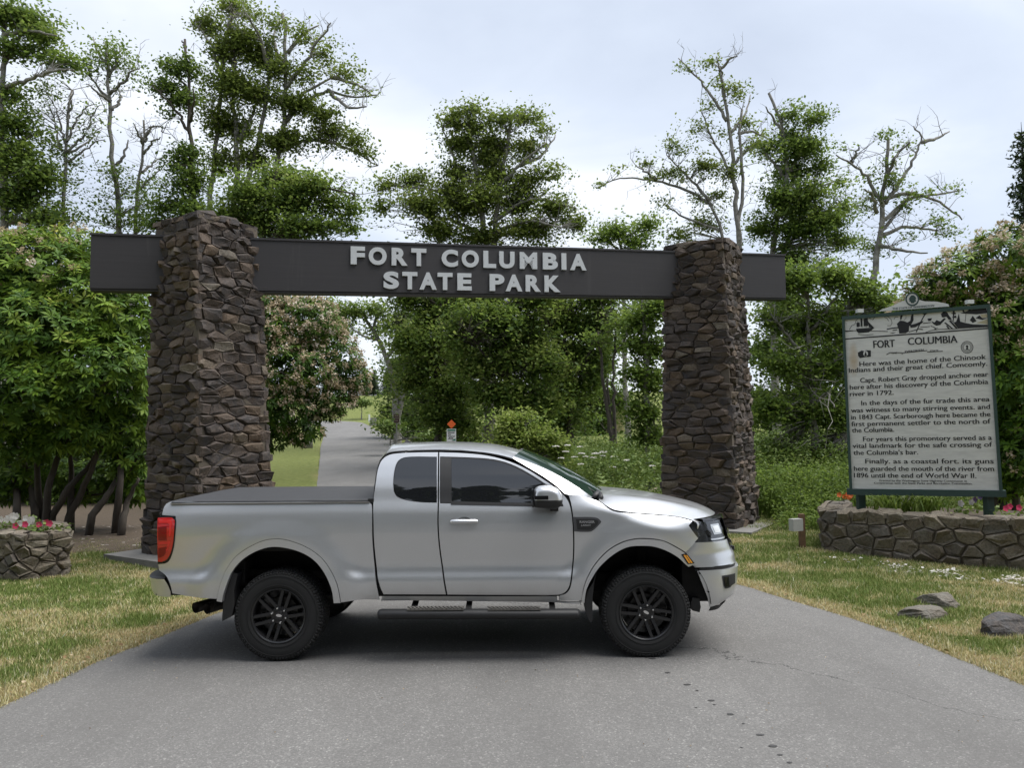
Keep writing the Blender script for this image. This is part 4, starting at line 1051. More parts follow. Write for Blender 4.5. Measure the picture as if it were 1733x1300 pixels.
# ------------------------------------------------------------------ stone planters
m_soil = plain('planter_soil', (.055, .040, .026), .95, var=.4, scale=9, bump=.02)
def wall_path(pts):
    pts = np.array(pts, float); d = np.r_[0, np.cumsum(np.linalg.norm(np.diff(pts, axis=0), axis=1))]
    def at(u):
        x, y = np.interp(u, d, pts[:, 0]), np.interp(u, d, pts[:, 1])
        a, c_ = np.array([np.interp(u + .12, d, pts[:, 0]), np.interp(u + .12, d, pts[:, 1])]), np.array([np.interp(u - .12, d, pts[:, 0]), np.interp(u - .12, d, pts[:, 1])])
        t = a - c_; t /= np.linalg.norm(t) + 1e-9
        return np.array([x, y]), np.array([t[1], -t[0]])
    return d[-1], at
def planter(name, label, pts, back, H, z0, seed, hrow, wcol):
    Lw, at = wall_path(pts); c = np.mean(pts, 0)
    t = thing(name, label, 'stone planter', (c[0], c[1], z0), None)
    us = np.linspace(0, Lw, 40); fr, bk = [], []
    for u_ in us:
        p, n = at(u_); fr.append(p); bk.append(p - n * .34)
    fr, bk = np.array(fr), np.array(bk)
    Zb, Zt = np.full(40, z0 - .15), np.full(40, z0 + H - .05)
    col = lambda xy, z: np.column_stack([xy, z])
    mb = MB(); mb.grid(np.stack([col(fr, Zb), col(fr, Zt), col(bk, Zt), col(bk, Zb - .0)], 1)); put('core', mb, m_mortar, t)
    poly = np.array(list(map(tuple, bk)) + back); n = len(poly)
    mb = MB(); mb.add(np.column_stack([poly, np.full(n, z0 + H - .12)]), [list(range(n))]); put('soil', mb, m_soil, t)
    def face(u, v, o):
        p, nn = at(u); vv = v * (1 + .035 * math.sin(u * 3.1)); return np.array([*(p + nn * o), z0 - .06 + vv])
    def cap(u, v, o):
        p, nn = at(u); return np.array([*(p - nn * (v - .03)), z0 + H - .085 + .02 * math.sin(u * 3.1) + o])
    faces = [(cells(Lw, H + .05, hrow, wcol, seed, 1.35), face, 1.0, (.018, .062), 1.1),
             (cells(Lw, .36, (.34, .40), (.22, .45), seed + 3, 1.0), cap, .4, (.05, .085), .5)]
    stone_skin(t, faces, m_wall, seed)
    return t
planter('stone_planter', 'low curved fieldstone planter wall under the historical sign board', [(5.72, 13.9), (5.10, 12.80), (4.97, 12.42), (5.12, 12.20), (5.45, 11.98), (7.26, 10.88), (9.6, 9.5)], [(10.6, 11.2), (7.0, 13.8)], .70, .03, 301, (.10, .23), (.15, .46))
planter('stone_planter', 'small angular fieldstone planter with flowers at the far left edge of the lawn', [(-9.3, 12.3), (-7.6, 11.15), (-6.90, 10.86), (-6.50, 11.34), (-7.25, 12.5)], [(-7.9, 13.4), (-9.3, 13.6)], .64, -.02, 302, (.10, .18), (.16, .34))

# ------------------------------------------------------------------ historical sign board
m_green = plain('sign_green', (.030, .060, .052), .55, var=.2, bump=.001)
b = NB('sign_white')
vec = b.n('ShaderNodeTexCoord').outputs['Object']
st = b.n('ShaderNodeMapping', {'Vector': vec, 'Scale': (2, 2, 14)}).outputs[0]
c = b.mix(b.ramp(b.noise(1.5, 6, .7, st), [(.35, (0, 0, 0)), (.75, (1, 1, 1))]), (.66, .66, .63), (.50, .50, .48))
rs = b.n('ShaderNodeSeparateXYZ', {0: vec})
m_board0 = b
TLb, TRb, BLb, BRb = P(1424.5, 536, 12.66), P(1675, 515, 11.72), P(1438, 834, 12.66), P(1697, 837.5, 11.76)
ux = (BRb - BLb); ux /= np.linalg.norm(ux)
uy = (TLb - BLb) + (TRb - BRb); uy -= ux * (uy @ ux); uy /= np.linalg.norm(uy)
un = np.cross(ux, uy)                                       # towards the viewer
if un[1] > 0: un = -un
def sgn(px, py, lift=0.0):
    d = CR @ np.array([(px - CX) / FPX, -(py - CY) / FPX, -1.0]); o = np.array([0, 0, CAMZ])
    return o + d * (((BLb - o) @ un) / (d @ un)) + un * lift
TLb, TRb, BRb = sgn(1424.5, 536), sgn(1675, 515), sgn(1697, 837.5)
def sc(x, y, lift=0.0): return sgn(1400 + x * .30776, 480 + y * .30776, lift)      # enlarged detail of the sign
def sd(x, y, lift=0.0): return sgn(1420 + x * .16157, 490 + y * .16157, lift)
stain = sc(145, 420)
loc = tuple(BLb + ux * 1.05); 
sign = thing('historical_sign', 'tall white historical marker board in a green frame on two posts above the stone planter', 'sign board', (loc[0], loc[1], .6))
dx_ = b.math('SUBTRACT', rs.outputs[0], float(stain[0] - loc[0])); dz_ = b.math('SUBTRACT', rs.outputs[2], float(stain[2] - .6))
rad = b.math('ADD', b.math('MULTIPLY', b.math('MULTIPLY', dx_, dx_), 120.0), b.math('MULTIPLY', b.math('MULTIPLY', dz_, dz_), 7.0))
rust = b.math('MULTIPLY', b.ramp(b.math('ADD', rad, b.math('MULTIPLY', b.noise(9, 4, .6, vec), .5)), [(.15, (.75, .75, .75)), (.95, (0, 0, 0))]), 1.0)
c = b.mix(rust, c, (.40, .29, .16))
m_board = b.done(Base_Color=c, Roughness=.6, Normal=b.bump(b.noise(1.5, 6, .7, st), .2, .004))
def slab(mb, A, B, C_, D_, thick, lift=0.0, tint=.5):
    """quad A B C D (counter-clockwise from lower left), given thickness behind its face"""
    Q = np.array([A, B, C_, D_]) + un * lift; V = np.concatenate([Q, Q - un * thick])
    mb.add(V, [[0, 1, 2, 3], [7, 6, 5, 4], [0, 4, 5, 1], [1, 5, 6, 2], [2, 6, 7, 3], [3, 7, 4, 0]], tint)
def quad(mb, x0, y0, x1, y1, thick, lift):
    """board coordinates 0..1"""
    q = lambda x, y: BLb + (BRb - BLb) * x + ((TLb - BLb) * (1 - x) + (TRb - BRb) * x) * y
    slab(mb, q(x0, y0), q(x1, y0), q(x1, y1), q(x0, y1), thick, lift)
mb = MB(); quad(mb, .012, .012, .988, .99, .05, 0); put('board', mb, m_board, sign)
for nm, a in (('frame_bar', (0, 0, .020, 1)), ('frame_bar', (.980, 0, 1, 1)), ('frame_bar', (.020, .980, .980, 1)), ('frame_bar', (-.02, -.012, 1.02, .022))):
    mb = MB(); quad(mb, *a, .11, .03 if a[3] > .1 else .034); put(nm, mb, m_green, sign)
for px in (1456.5, 1672.5):
    bx_, bw = P(px, 840, 12.75 if px < 1500 else 11.92), .10
    mb = MB(); mb.box((bx_[0], bx_[1], .95), (.11, .11, 1.25)); put('post', mb, m_green, sign)
# crest
cr = [(280, 152), (300, 140), (365, 118), (395, 102), (428, 90), (430, 75), (436, 62), (450, 52), (466, 49), (484, 53), (497, 64), (503, 80), (504, 88), (540, 96), (595, 97), (640, 104), (668, 112), (672, 124)]
q = np.array([sc(x, y, -.03) for x, y in cr]); n = len(q); q = np.concatenate([q, q - un * .035]); i = np.arange(n); j = (i + 1) % n
mb = MB(); mb.add(q, np.column_stack([i, j, j + n, i + n])); mb.F.append(np.array([list(range(n))[::-1]])); mb.F.append(np.array([list(range(n, 2 * n))])); crest = put('crest', mb, m_board, sign)
def ring(cx_, cy_, r0, r1, f, lift, nseg=32):
    t = np.linspace(0, 2 * np.pi, nseg + 1)
    return np.array([[f(cx_ + rr * math.cos(a), cy_ + rr * math.sin(a), lift) for a in t] for rr in (r0, r1)])
mb = MB(); mb.grid(ring(468, 84, 30, 38, sc, -.026)); put('medallion_ring', mb, m_green, crest)
mb = MB(); hd_ = [(455, 72), (462, 63), (474, 62), (484, 68), (489, 78), (486, 88), (490, 97), (482, 98), (478, 106), (462, 106), (458, 98), (451, 96), (453, 88), (449, 84)]
mb.add([sc(x, y, -.025) for x, y in hd_], [list(range(len(hd_)))]); put('profile_emblem', mb, m_green, crest)
mb = MB(); place_text(mb, 'THE STATE OF WASHINGTON', sc(360, 142, -.027), sc(588, 124, -.027), uy, un, .030, thick=2); put('lettering', mb, m_green, crest)
for px, py in ((785, 98), (178, 148)):
    mb = MB(); mb.box(sc(px, py, -.06), (.10, .08, .06)); put('top_bracket', mb, plain('bracket_white', (.6, .6, .58), .6), sign)
# words
cap_m = np.linalg.norm(sc(500, 700) - sc(500, 726))
lines = [('Here was the home of the Chinook', 178, 455, 873, 415), ('Indians and their great chief. Comcomly.', 120, 490, 880, 452), ('Capt. Robert Gray dropped anchor near', 182, 545, 885, 511),
         ('here after his discovery of the Columbia', 125, 583, 885, 552), ('river in 1792.', 125, 620, 365, 611), ('In the days of the fur trade this area', 188, 670, 892, 648),
         ('was witness to many stirring events. and', 132, 710, 895, 690), ('in 1843 Capt. Scarborough here became the', 133, 748, 897, 731), ('first permanent settler to the north of', 134, 785, 898, 770),
         ('the Columbia.', 137, 820, 368, 815), ('For years this promontory served as a', 198, 868, 905, 860), ('vital landmark for the safe crossing of', 140, 905, 907, 898), ("the Columbia's bar.", 145, 943, 500, 940),
         ('Finally. as a coastal fort. its guns', 210, 990, 915, 990), ('here guarded the mouth of the river from', 148, 1030, 917, 1032), ('1896 until the end of World War II.', 148, 1067, 820, 1070)]
for s_, x0, y0, x1, y1 in lines:
    mb = MB(); place_text(mb, s_, sc(x0, y0), sc(x1, y1), uy, un, cap_m, lift=.003, thick=2); put('text_line', mb, m_ink, sign)
for s_, x0, y0, x1, y1, hh, bo in (('FORT', 255, 355, 372, 349, 42, .022), ('COLUMBIA', 445, 338, 716, 325, 40, .022)):
    mb = MB(); place_text(mb, s_, sc(x0, y0), sc(x1, y1), uy, un, cap_m * hh / 26, lift=.003, box='fit', thick=2); put('title_word', mb, m_ink, sign)
for s_, x0, y0, x1, y1, hh in (('Erected by the Washington State Highway Commission in', 288, 1088, 768, 1092, 10), ('Cooperation with the State Parks and Recreation Commission.', 258, 1102, 798, 1106, 10), ('EVERGREEN', 428, 381, 530, 371, 12), ('STATE', 565, 376, 612, 373, 10), ('THE', 352, 389, 384, 385, 9)):
    mb = MB(); place_text(mb, s_, sc(x0, y0), sc(x1, y1), uy, un, cap_m * hh / 26, lift=.003, thick=2); put('small_line', mb, m_ink, sign)
def ink(name, polys, strokes=(), mat=None, lift=.003, f=None):
    f = f or sd; mb = MB()
    for p in polys: mb.add([f(x, y, lift) for x, y in p], [list(range(len(p)))])
    for w_, p in strokes:
        p = np.array(p, float); t = np.gradient(p, axis=0); t /= np.linalg.norm(t, axis=1)[:, None] + 1e-9; nn = np.column_stack([-t[:, 1], t[:, 0]]) * w_ / 2
        mb.grid(np.array([[f(*(a - b_), lift), f(*(a + b_), lift)] for a, b_ in zip(p, nn)]))
    return put(name, mb, mat or m_ink, sign)
ink('ribbon', [], [(4, [(325, 391), (345, 380), (410, 380), (412, 390)]), (4, [(410, 382), (550, 368)]), (4, [(550, 376), (635, 372)])], f=sc)
ink('panel_rule', [], [(13, [(58, 519), (500, 486), (1000, 450), (1577, 405)])])
ink('ship', [[(182, 348), (216, 344), (218, 388), (184, 394)], [(224, 300), (244, 296), (246, 384), (226, 388)], [(256, 308), (300, 300), (306, 382), (258, 386)], [(300, 330), (372, 405), (312, 396)],
             [(178, 410), (370, 398), (345, 425), (310, 448), (205, 458), (186, 440)], [(60, 428), (110, 430), (175, 432), (70, 444)]],
    [(4, [(236, 280), (240, 400)]), (4, [(280, 285), (284, 400)]), (4, [(196, 330), (200, 400)]), (6, [(110, 430), (420, 436)]), (6, [(200, 470), (290, 478), (360, 470)]), (7, [(420, 436), (510, 440)])])
ink('cloud_lines', [], [(5, [(110, 420), (130, 380), (165, 365), (180, 320), (225, 290), (290, 285), (340, 310)]), (5, [(350, 320), (380, 285), (440, 265), (500, 275), (545, 310), (555, 350), (540, 380), (505, 378)]), (5, [(470, 290), (500, 300), (520, 330)]), (5, [(575, 315), (590, 285), (620, 290)])])
ink('seated_trader', [[(640, 290), (650, 258), (680, 250), (665, 275), (655, 310), (640, 322)], [(605, 360), (640, 325), (680, 330), (715, 345), (745, 330), (752, 290), (762, 255), (778, 256), (780, 320), (760, 360), (735, 385), (730, 440), (700, 458), (630, 462), (625, 420)],
                      [(740, 372), (800, 358), (850, 338), (885, 328), (870, 352), (800, 395), (750, 402)], [(530, 455), (600, 448), (560, 462)]],
    [(4, [(655, 258), (700, 262), (702, 300), (680, 320)]), (12, [(500, 415), (560, 405), (620, 398)]), (9, [(560, 430), (610, 420)]), (8, [(730, 445), (840, 412), (880, 420)])])
ink('long_axe', [[(868, 240), (915, 232), (922, 250), (900, 268), (872, 252)]], [(11, [(898, 262), (850, 350), (808, 448)])])
ink('seated_chief', [[(1068, 255), (1095, 230), (1130, 236), (1150, 270), (1180, 310), (1150, 318), (1125, 285), (1100, 292), (1075, 290)], [(1020, 320), (1060, 335), (1100, 300), (1120, 305), (1060, 370), (1020, 380), (985, 360), (965, 330), (1000, 345)],
                     [(925, 305), (975, 300), (960, 328), (935, 330)], [(990, 410), (1040, 398), (1010, 418)], [(1150, 330), (1170, 322), (1245, 410), (1225, 412)], [(1100, 350), (1118, 345), (1200, 412), (1180, 412)], [(1120, 380), (1135, 378), (1165, 415), (1145, 418)]],
    [(7, [(880, 355), (960, 345)]), (6, [(905, 450), (960, 430), (1040, 418), (1250, 410)]), (6, [(1140, 300), (1190, 330), (1250, 408)]), (7, [(960, 380), (1010, 402)]), (6, [(850, 395), (950, 388)])])
ink('shore_forest', [[(1200, 345), (1250, 330), (1320, 350), (1400, 365), (1555, 370), (1562, 392), (1400, 402), (1255, 410), (1225, 380)], [(1420, 205), (1540, 196), (1552, 246), (1440, 260), (1270, 250), (1350, 222)], [(1190, 205), (1220, 195), (1212, 225), (1200, 330), (1192, 330)],
                     [(1240, 300), (1255, 250), (1270, 345), (1225, 340)], [(1290, 235), (1302, 200), (1318, 240)], [(1350, 225), (1366, 188), (1384, 222)], [(1370, 320), (1400, 275), (1440, 330), (1400, 350)], [(1430, 300), (1470, 270), (1500, 300), (1555, 298), (1500, 318)], [(1170, 250), (1220, 240), (1225, 262)], [(1180, 290), (1225, 270), (1230, 300)]],
    [(5, [(1330, 250), (1320, 345)])])
ink('sand_patch', [[(1475, 262), (1553, 255), (1556, 290), (1500, 296)], [(1440, 350), (1556, 308), (1558, 364)]], mat=plain('sign_sand', (.45, .40, .26), .6), lift=.0025)
ink('park_emblem', [[(168, 380), (190, 368), (205, 372), (212, 366), (240, 368), (240, 402), (210, 404), (180, 410), (170, 398)]], f=sc)
mb = MB(); t = np.linspace(0, 2 * np.pi, 24); mb.add([sc(211 + 13 * math.cos(a), 385 + 15 * math.sin(a), .0042) for a in t[:-1]], [list(range(23))]); put('emblem_disc', mb, m_board, sign)
mb = MB(); mb.add([sc(x, y, .0056) for x, y in ((211, 372), (219, 396), (213, 396), (213, 400), (209, 400), (209, 396), (203, 396))], [list(range(7))]); put('emblem_tree', mb, m_ink, sign)
mb = MB(); mb.grid(ring(769, 350, 31, 34, sc, .003)); mb.grid(ring(769, 350, 19, 21, sc, .003))
for k in range(40):
    a = 2 * np.pi * k / 26; mb.grid(np.array([[sc(769 + r_ * math.cos(a + d_), 350 + r_ * math.sin(a + d_), .003) for d_ in (0, .1)] for r_ in (23.5, 28.5)]))
mb.add([sc(x, y, .003) for x, y in ((762, 342), (770, 338), (776, 346), (772, 356), (780, 364), (760, 364), (766, 354))], [list(range(7))]); put('state_seal', mb, m_ink, sign)

# ------------------------------------------------------------------ small things on the verge
mb = MB(); bx0 = P(1358, 930, 12.55); zb = float(ground(bx0[0], bx0[1]))
jb = thing('utility_box', 'small pale grey electrical box on a short brown wooden stake beside the planter', 'utility box', (bx0[0], bx0[1], zb))
mb.box((bx0[0], bx0[1], zb + .25), (.085, .085, .56)); put('stake', mb, plain('brown_wood', (.13, .075, .04), .8, var=.35, bump=.004), jb)
mb = MB(); c_ = P(1347, 888.5, 12.4); mb.box(c_, (.19, .11, .19), Matrix.Rotation(.35, 3, 'Z')); put('box_cover', mb, plain('box_grey', (.36, .36, .34), .5), jb)
mb = MB(); mb.bar(c_ + np.array([.03, .08, .02]), c_ + np.array([.13, .12, .0]), .03, .05); put('bracket', mb, m_steel, jb)
def rock(label, px, py, D, size, seed, mat):
    c = P(px, py, D); z = float(ground(c[0], c[1]))
    bm = bmesh.new(); bmesh.ops.create_icosphere(bm, subdivisions=4, radius=1.0)
    V = np.array([v.co[:] for v in bm.verts]); F = np.array([[v.index for v in f.verts] for f in bm.faces]); bm.free()
    r = np.random.default_rng(seed)
    for _ in range(40):                                        # flat cleaved facets
        d = r.normal(size=3); d[2] = abs(d[2]) * .8; d /= np.linalg.norm(d); k = r.uniform(.38, .74)
        q = V @ d; V = V - np.outer(np.maximum(0, q - k), d) * .96
    V += .055 * (np.stack([fbm(V[:, 0] * 5 + 5, V[:, 2] * 5 + k * 7 + V[:, 1] * 4, seed + k) for k in range(3)], 1) - .5) * 2
    V = V * np.asarray(size) / 2 / np.abs(V).max(0); V = V @ np.array(Matrix.Rotation(r.uniform(-.3, .3), 3, 'Z'))
    V[:, 2] += size[2] * .28; mb = MB(); mb.add(V + [c[0], c[1], z], F)
    o = put('boulder', mb, mat, None, loc=(c[0], c[1], z)); tag(o, label, 'rock')
m_rock = stone_mat('verge_rock', [(0, (.05, .052, .056)), (1, (.09, .092, .098))], .5)
m_mrock = stone_mat('mossy_rock', [(0, (.13, .125, .11)), (1, (.18, .17, .14))], .7)
rock('dark grey angular rock lying on the dry grass at the right picture edge', 1696, 1062, 7.75, (.66, .42, .34), 5, m_rock)
rock('flat pale rock half sunk in dry grass left of the dark rock', 1562, 1036, 8.45, (.62, .40, .20), 8, m_mrock)
rock('mossy rounded stone on the grass just behind the flat pale rock', 1590, 1012, 8.95, (.50, .42, .26), 12, m_mrock)
# ------------------------------------------------------------------ vegetation
m_bark = None
b = NB('bark_pale')
vec = b.n('ShaderNodeTexCoord').outputs['Object']
c = b.ramp(b.noise(5, 6, .7, vec), [(.3, (.09, .085, .075)), (.5, (.20, .19, .17)), (.7, (.33, .32, .29))])
m_bark = b.done(Base_Color=c, Roughness=.9, Normal=b.bump(b.noise(24, 4, .6, vec), .6, .02))
m_dbark = plain('bark_dark', (.060, .050, .040), .9, var=.5, scale=7, bump=.02)
m_leaf = leaf_mat('tree_leaf', [(0, (0.043, 0.079, 0.020)), (.35, (0.086, 0.146, 0.032)), (.7, (0.162, 0.228, 0.050)), (1, (0.258, 0.294, 0.086))], trans=.48)
m_leafw = leaf_mat('tree_leaf_warm', [(0, (0.053, 0.079, 0.019)), (.4, (0.110, 0.149, 0.034)), (.75, (0.186, 0.222, 0.054)), (1, (0.270, 0.276, 0.096))], trans=.48)
m_bright = leaf_mat('bright_leaf', [(0, (0.067, 0.118, 0.022)), (.5, (0.146, 0.224, 0.043)), (1, (0.269, 0.319, 0.084))], trans=.48)
m_conif = leaf_mat('needle', [(0, (.012, .026, .014)), (.6, (.028, .048, .024)), (1, (.055, .075, .04))], trans=.1)
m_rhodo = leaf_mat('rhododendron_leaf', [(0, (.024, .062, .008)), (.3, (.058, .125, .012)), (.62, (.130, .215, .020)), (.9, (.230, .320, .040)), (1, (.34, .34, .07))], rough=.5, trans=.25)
m_bloom = leaf_mat('faded_bloom', [(0, (.30, .23, .12)), (.4, (.48, .39, .26)), (.75, (.64, .55, .44)), (1, (.78, .73, .67))], rough=.8, trans=.3, tcol=(.5, .43, .32))
m_weed = leaf_mat('weed_leaf', [(0, (0.050, 0.090, 0.020)), (.5, (0.123, 0.185, 0.043)), (1, (0.258, 0.291, 0.095))])
m_blade = leaf_mat('grass_blade', [(0, (0.068, 0.128, 0.022)), (.25, (0.169, 0.223, 0.057)), (.45, (0.270, 0.284, 0.101)), (.6, (0.405, 0.338, 0.162)), (.8, (0.500, 0.459, 0.243)), (1, (0.500, 0.500, 0.405))], rough=.7, trans=.25, tcol=(.2, .22, .06))
m_petal = leaf_mat('white_petal', [(0, (.55, .50, .44)), (1, (.82, .80, .78))], rough=.7, trans=.3, tcol=(.8, .8, .8))

def unit(v): return v / (np.linalg.norm(v, axis=-1, keepdims=True) + 1e-9)
def leaf_quads(mb, C, r, size, tint, droop=.25, wid=.32):
    n = len(C); d = unit(r.normal(size=(n, 3)) * [1, 1, .55] - [0, 0, droop])
    w = unit(np.cross(d, unit(r.normal(size=(n, 3)) * [.5, .5, 1] + [0, 0, .9])))
    s = (size * r.uniform(.6, 1.25, n))[:, None]
    V = np.stack([C - d * s * .5, C + w * s * wid - d * s * .05, C + d * s * .5, C - w * s * wid - d * s * .05], 1).reshape(-1, 3)
    mb.add(V, np.arange(n * 4).reshape(n, 4), np.repeat(tint, 4))
def smooth_path(p, k=5):
    p = np.asarray(p, float); d = np.r_[0, np.cumsum(np.linalg.norm(np.diff(p, axis=0), axis=1))]
    t = np.linspace(0, d[-1], max(3, (len(p) - 1) * k + 1)); q = np.column_stack([np.interp(t, d, p[:, i]) for i in range(3)])
    for _ in range(2): q[1:-1] = .25 * q[:-2] + .5 * q[1:-1] + .25 * q[2:]
    return q
def tree(name, label, D, trunks, limbs, blobs, r0=.16, leaf=.13, per=34, sg=.24, mat=None, bark=None, seed=1, group='trees behind the gate', tint=(.1, .75), cat='tree', bare=0, floor=True, dens=1.0):
    r = np.random.default_rng(seed); mat, bark = mat or m_leaf, bark or m_bark
    p0 = P(*trunks[0][0], D); zb = float(ground(p0[0], p0[1])) - .1
    t = thing(name, label, cat, (p0[0], p0[1], zb), group)
    sk, skr = [], []; tm = MB(); lm = MB()
    def path(pts, ra, rb, mb, sides, dy, wig=.03):
        q = smooth_path([P(px, py, D + dy * k / max(1, len(pts) - 1)) for k, (px, py) in enumerate(pts)])
        q[1:-1] += r.normal(0, wig, (len(q) - 2, 3)) * [1, 1, .4]
        rr = np.linspace(ra, rb, len(q)); mb.tube(q, rr, sides, r.random()); sk.append(q); skr.append(rr); return q
    for k, tr in enumerate(trunks):
        q = [P(px, py, D) for px, py in tr]
        if floor and q[0][2] > zb:
            pass
        pts = smooth_path(([np.array([q[0][0] + .03, q[0][1], zb])] if floor else []) + q)
        pts[1:-1] += r.normal(0, .03, (len(pts) - 2, 3))
        rr = np.linspace(r0 * (1 if k == 0 else .75), r0 * .28, len(pts)) * (1 + .5 * np.exp(-np.arange(len(pts)) * .7))
        tm.tube(pts, rr, 8, r.random()); sk.append(pts[len(pts) // 3:]); skr.append(rr[len(pts) // 3:])
    for lb in limbs:
        pts = lb
        path(pts, r0 * .42, r0 * .12, lm, 5, r.uniform(-1.5, 1.5))
    S = np.concatenate(sk); sR = np.concatenate(skr)
    crown = MB(); tw = MB()
    for bl in blobs:
        cx, cy, rx, ry, n = bl[:5]
        dy = r.uniform(-.5, .5) * rx * D / FPX; c = P(cx, cy, D + dy)
        R = np.array([rx, .8 * (rx + ry) / 2, ry]) * D / FPX
        n = max(2, int(n * dens)); v = unit(r.normal(size=(n, 3))) * np.minimum(np.abs(r.normal(0, .62, (n, 1))) + .05, 1.5); C = c + v * R
        bt = r.uniform(-.08, .08)
        for q in C:
            i = np.argmin(np.linalg.norm(S - q, axis=1) + 2.0 * np.clip(S[:, 2] - q[2] + .2, 0, 9)); a = S[i]
            Ln = np.linalg.norm(q - a)
            if Ln > .35:
                m = (a + q) / 2 + r.normal(0, .10 * Ln, 3) * [1, 1, .6] + [0, 0, .06 * Ln]
                m2 = (m + q) / 2 + r.normal(0, .05 * Ln, 3)
                w0 = min(sR[i] * .6, .010 + .006 * Ln); tw.tube([a, m, m2, q], [w0, w0 * .6, w0 * .4, .005], 3, r.random(), cap=False)
        edge = np.linalg.norm(v, axis=1); k = r.poisson(per * r.uniform(.35, 1.75, n) * np.interp(edge, [.6, 1.3], [1, .45])); idx = np.repeat(np.arange(n), k); cs = r.uniform(.6, 1.45, n)[idx][:, None]
        off = r.normal(0, sg * 1.05, (len(idx), 3)) * [1, 1, .55] * cs
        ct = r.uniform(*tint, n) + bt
        leaf_quads(crown, C[idx] + off, r, leaf * 1.12 * r.uniform(.75, 1.3, len(idx)), np.clip(ct[idx] + r.normal(0, .13, len(idx)) + .25 * off[:, 2] / sg * .4, 0, 1))  # tint rises with height in each clump: sunlit tops painted into the leaf colour
    for k in range(bare):                                           # fine dead twigs
        i = r.integers(len(S)); a = S[i]; v = unit(r.normal(size=3) + [0, 0, .5]); Ln = r.uniform(.5, 1.3)
        pts = a + v * np.linspace(0, Ln, 4)[:, None] + np.r_[np.zeros((1, 3)), np.cumsum(r.normal(0, .10, (3, 3)), 0)]
        tw.tube(pts, [.016, .012, .008, .004], 3, .8, cap=False)
        for _ in range(3):
            j = r.integers(1, 4); v2 = unit(r.normal(size=3) + [0, 0, .4]); tw.tube([pts[j], pts[j] + v2 * .25, pts[j] + v2 * .45 + r.normal(0, .06, 3)], [.008, .006, .003], 3, .8, cap=False)
    put('trunk', tm, bark, t, smooth=True)
    if lm.V: put('limbs', lm, bark, t, smooth=True)
    if tw.V: put('twigs', tw, bark, t)['kind'] = 'stuff'
    if crown.V: put('crown', crown, mat, t)['kind'] = 'stuff'
    return t

tree('alder_tree', 'leafy tree cut off by the left picture edge above the big green shrub', 24, [[(8, 400), (2, 260), (4, 140), (8, 20)]],
     [[(4, 150), (30, 140), (60, 128), (100, 117), (125, 118)], [(4, 120), (25, 70), (60, 30)], [(6, 60), (50, 50), (95, 60)], [(4, 260), (50, 230), (80, 220)]],
     [(10, 25, 60, 30, 40), (55, 40, 50, 28, 34), (75, 62, 34, 18, 14), (20, 78, 50, 22, 18), (60, 92, 40, 16, 10), (120, 108, 24, 15, 10), (88, 100, 25, 12, 6), (10, 160, 40, 30, 24), (25, 210, 48, 40, 40), (30, 270, 60, 45, 60), (30, 335, 70, 50, 75), (75, 370, 50, 35, 40), (60, 300, 50, 40, 40), (-40, 240, 50, 100, 40)], r0=.20, seed=11, mat=m_leaf, leaf=.12, dens=1.35)
tree('slender_tree', 'slender pale trunked tree with a thin umbrella crown standing alone against the sky at left', 26, [[(203, 400), (196, 330), (190, 260), (186, 180), (182, 120), (179, 70)]],
     [[(187, 170), (165, 145), (150, 128)], [(187, 158), (212, 138), (222, 120), (236, 116)], [(184, 130), (200, 100), (203, 75)], [(186, 172), (170, 160), (148, 142)], [(183, 110), (165, 90), (158, 62)], [(190, 185), (203, 168), (205, 155)], [(197, 280), (210, 262), (217, 236)]],
     [(150, 108, 28, 17, 16), (170, 88, 26, 20, 14), (190, 78, 20, 16, 10), (205, 92, 24, 20, 12), (222, 118, 20, 10, 7), (182, 112, 40, 12, 12), (160, 140, 20, 10, 6), (200, 150, 12, 8, 3), (190, 290, 42, 18, 14), (165, 345, 30, 25, 14), (215, 318, 40, 28, 20), (255, 345, 34, 34, 18), (175, 375, 30, 14, 10), (212, 370, 34, 18, 16)], r0=.16, per=20, sg=.26, leaf=.10, seed=12, bare=16)
tree('bare_tree', 'half bare grey tree with fanned upright branches left of the slender pale tree', 25, [[(104, 400), (108, 300), (112, 245), (118, 190), (122, 152)]],
     [[(112, 245), (102, 215), (98, 190), (90, 175)], [(112, 240), (128, 205), (140, 185), (160, 176)], [(110, 265), (135, 235), (155, 205), (168, 178)], [(108, 280), (140, 255), (160, 240), (178, 236)], [(116, 200), (122, 175), (124, 152)], [(105, 255), (96, 230), (92, 200)], [(110, 260), (145, 245), (172, 215)]],
     [(148, 190, 20, 12, 5), (150, 228, 24, 12, 7), (170, 200, 18, 16, 4), (70, 150, 34, 26, 14), (55, 190, 28, 28, 14), (85, 165, 22, 18, 6), (90, 250, 30, 30, 14), (100, 310, 34, 40, 26), (120, 275, 25, 20, 10), (115, 360, 30, 30, 20)], r0=.12, per=20, leaf=.10, seed=13, bare=40)
tree('dead_snag', 'dead leafless grey snag with crooked twigs between the slender tree and the dark ivied tree', 27, [[(226, 400), (232, 340), (240, 290), (244, 235), (243, 203)]],
     [[(243, 245), (235, 225), (226, 208)], [(244, 240), (252, 222), (256, 213), (272, 213), (276, 224)], [(240, 292), (258, 276), (282, 262)], [(243, 260), (260, 238), (272, 232)], [(236, 320), (255, 300), (276, 282)]],
     [(235, 330, 34, 26, 16), (240, 375, 40, 24, 24), (262, 300, 24, 20, 6)], r0=.13, per=20, leaf=.10, seed=14, bare=40)
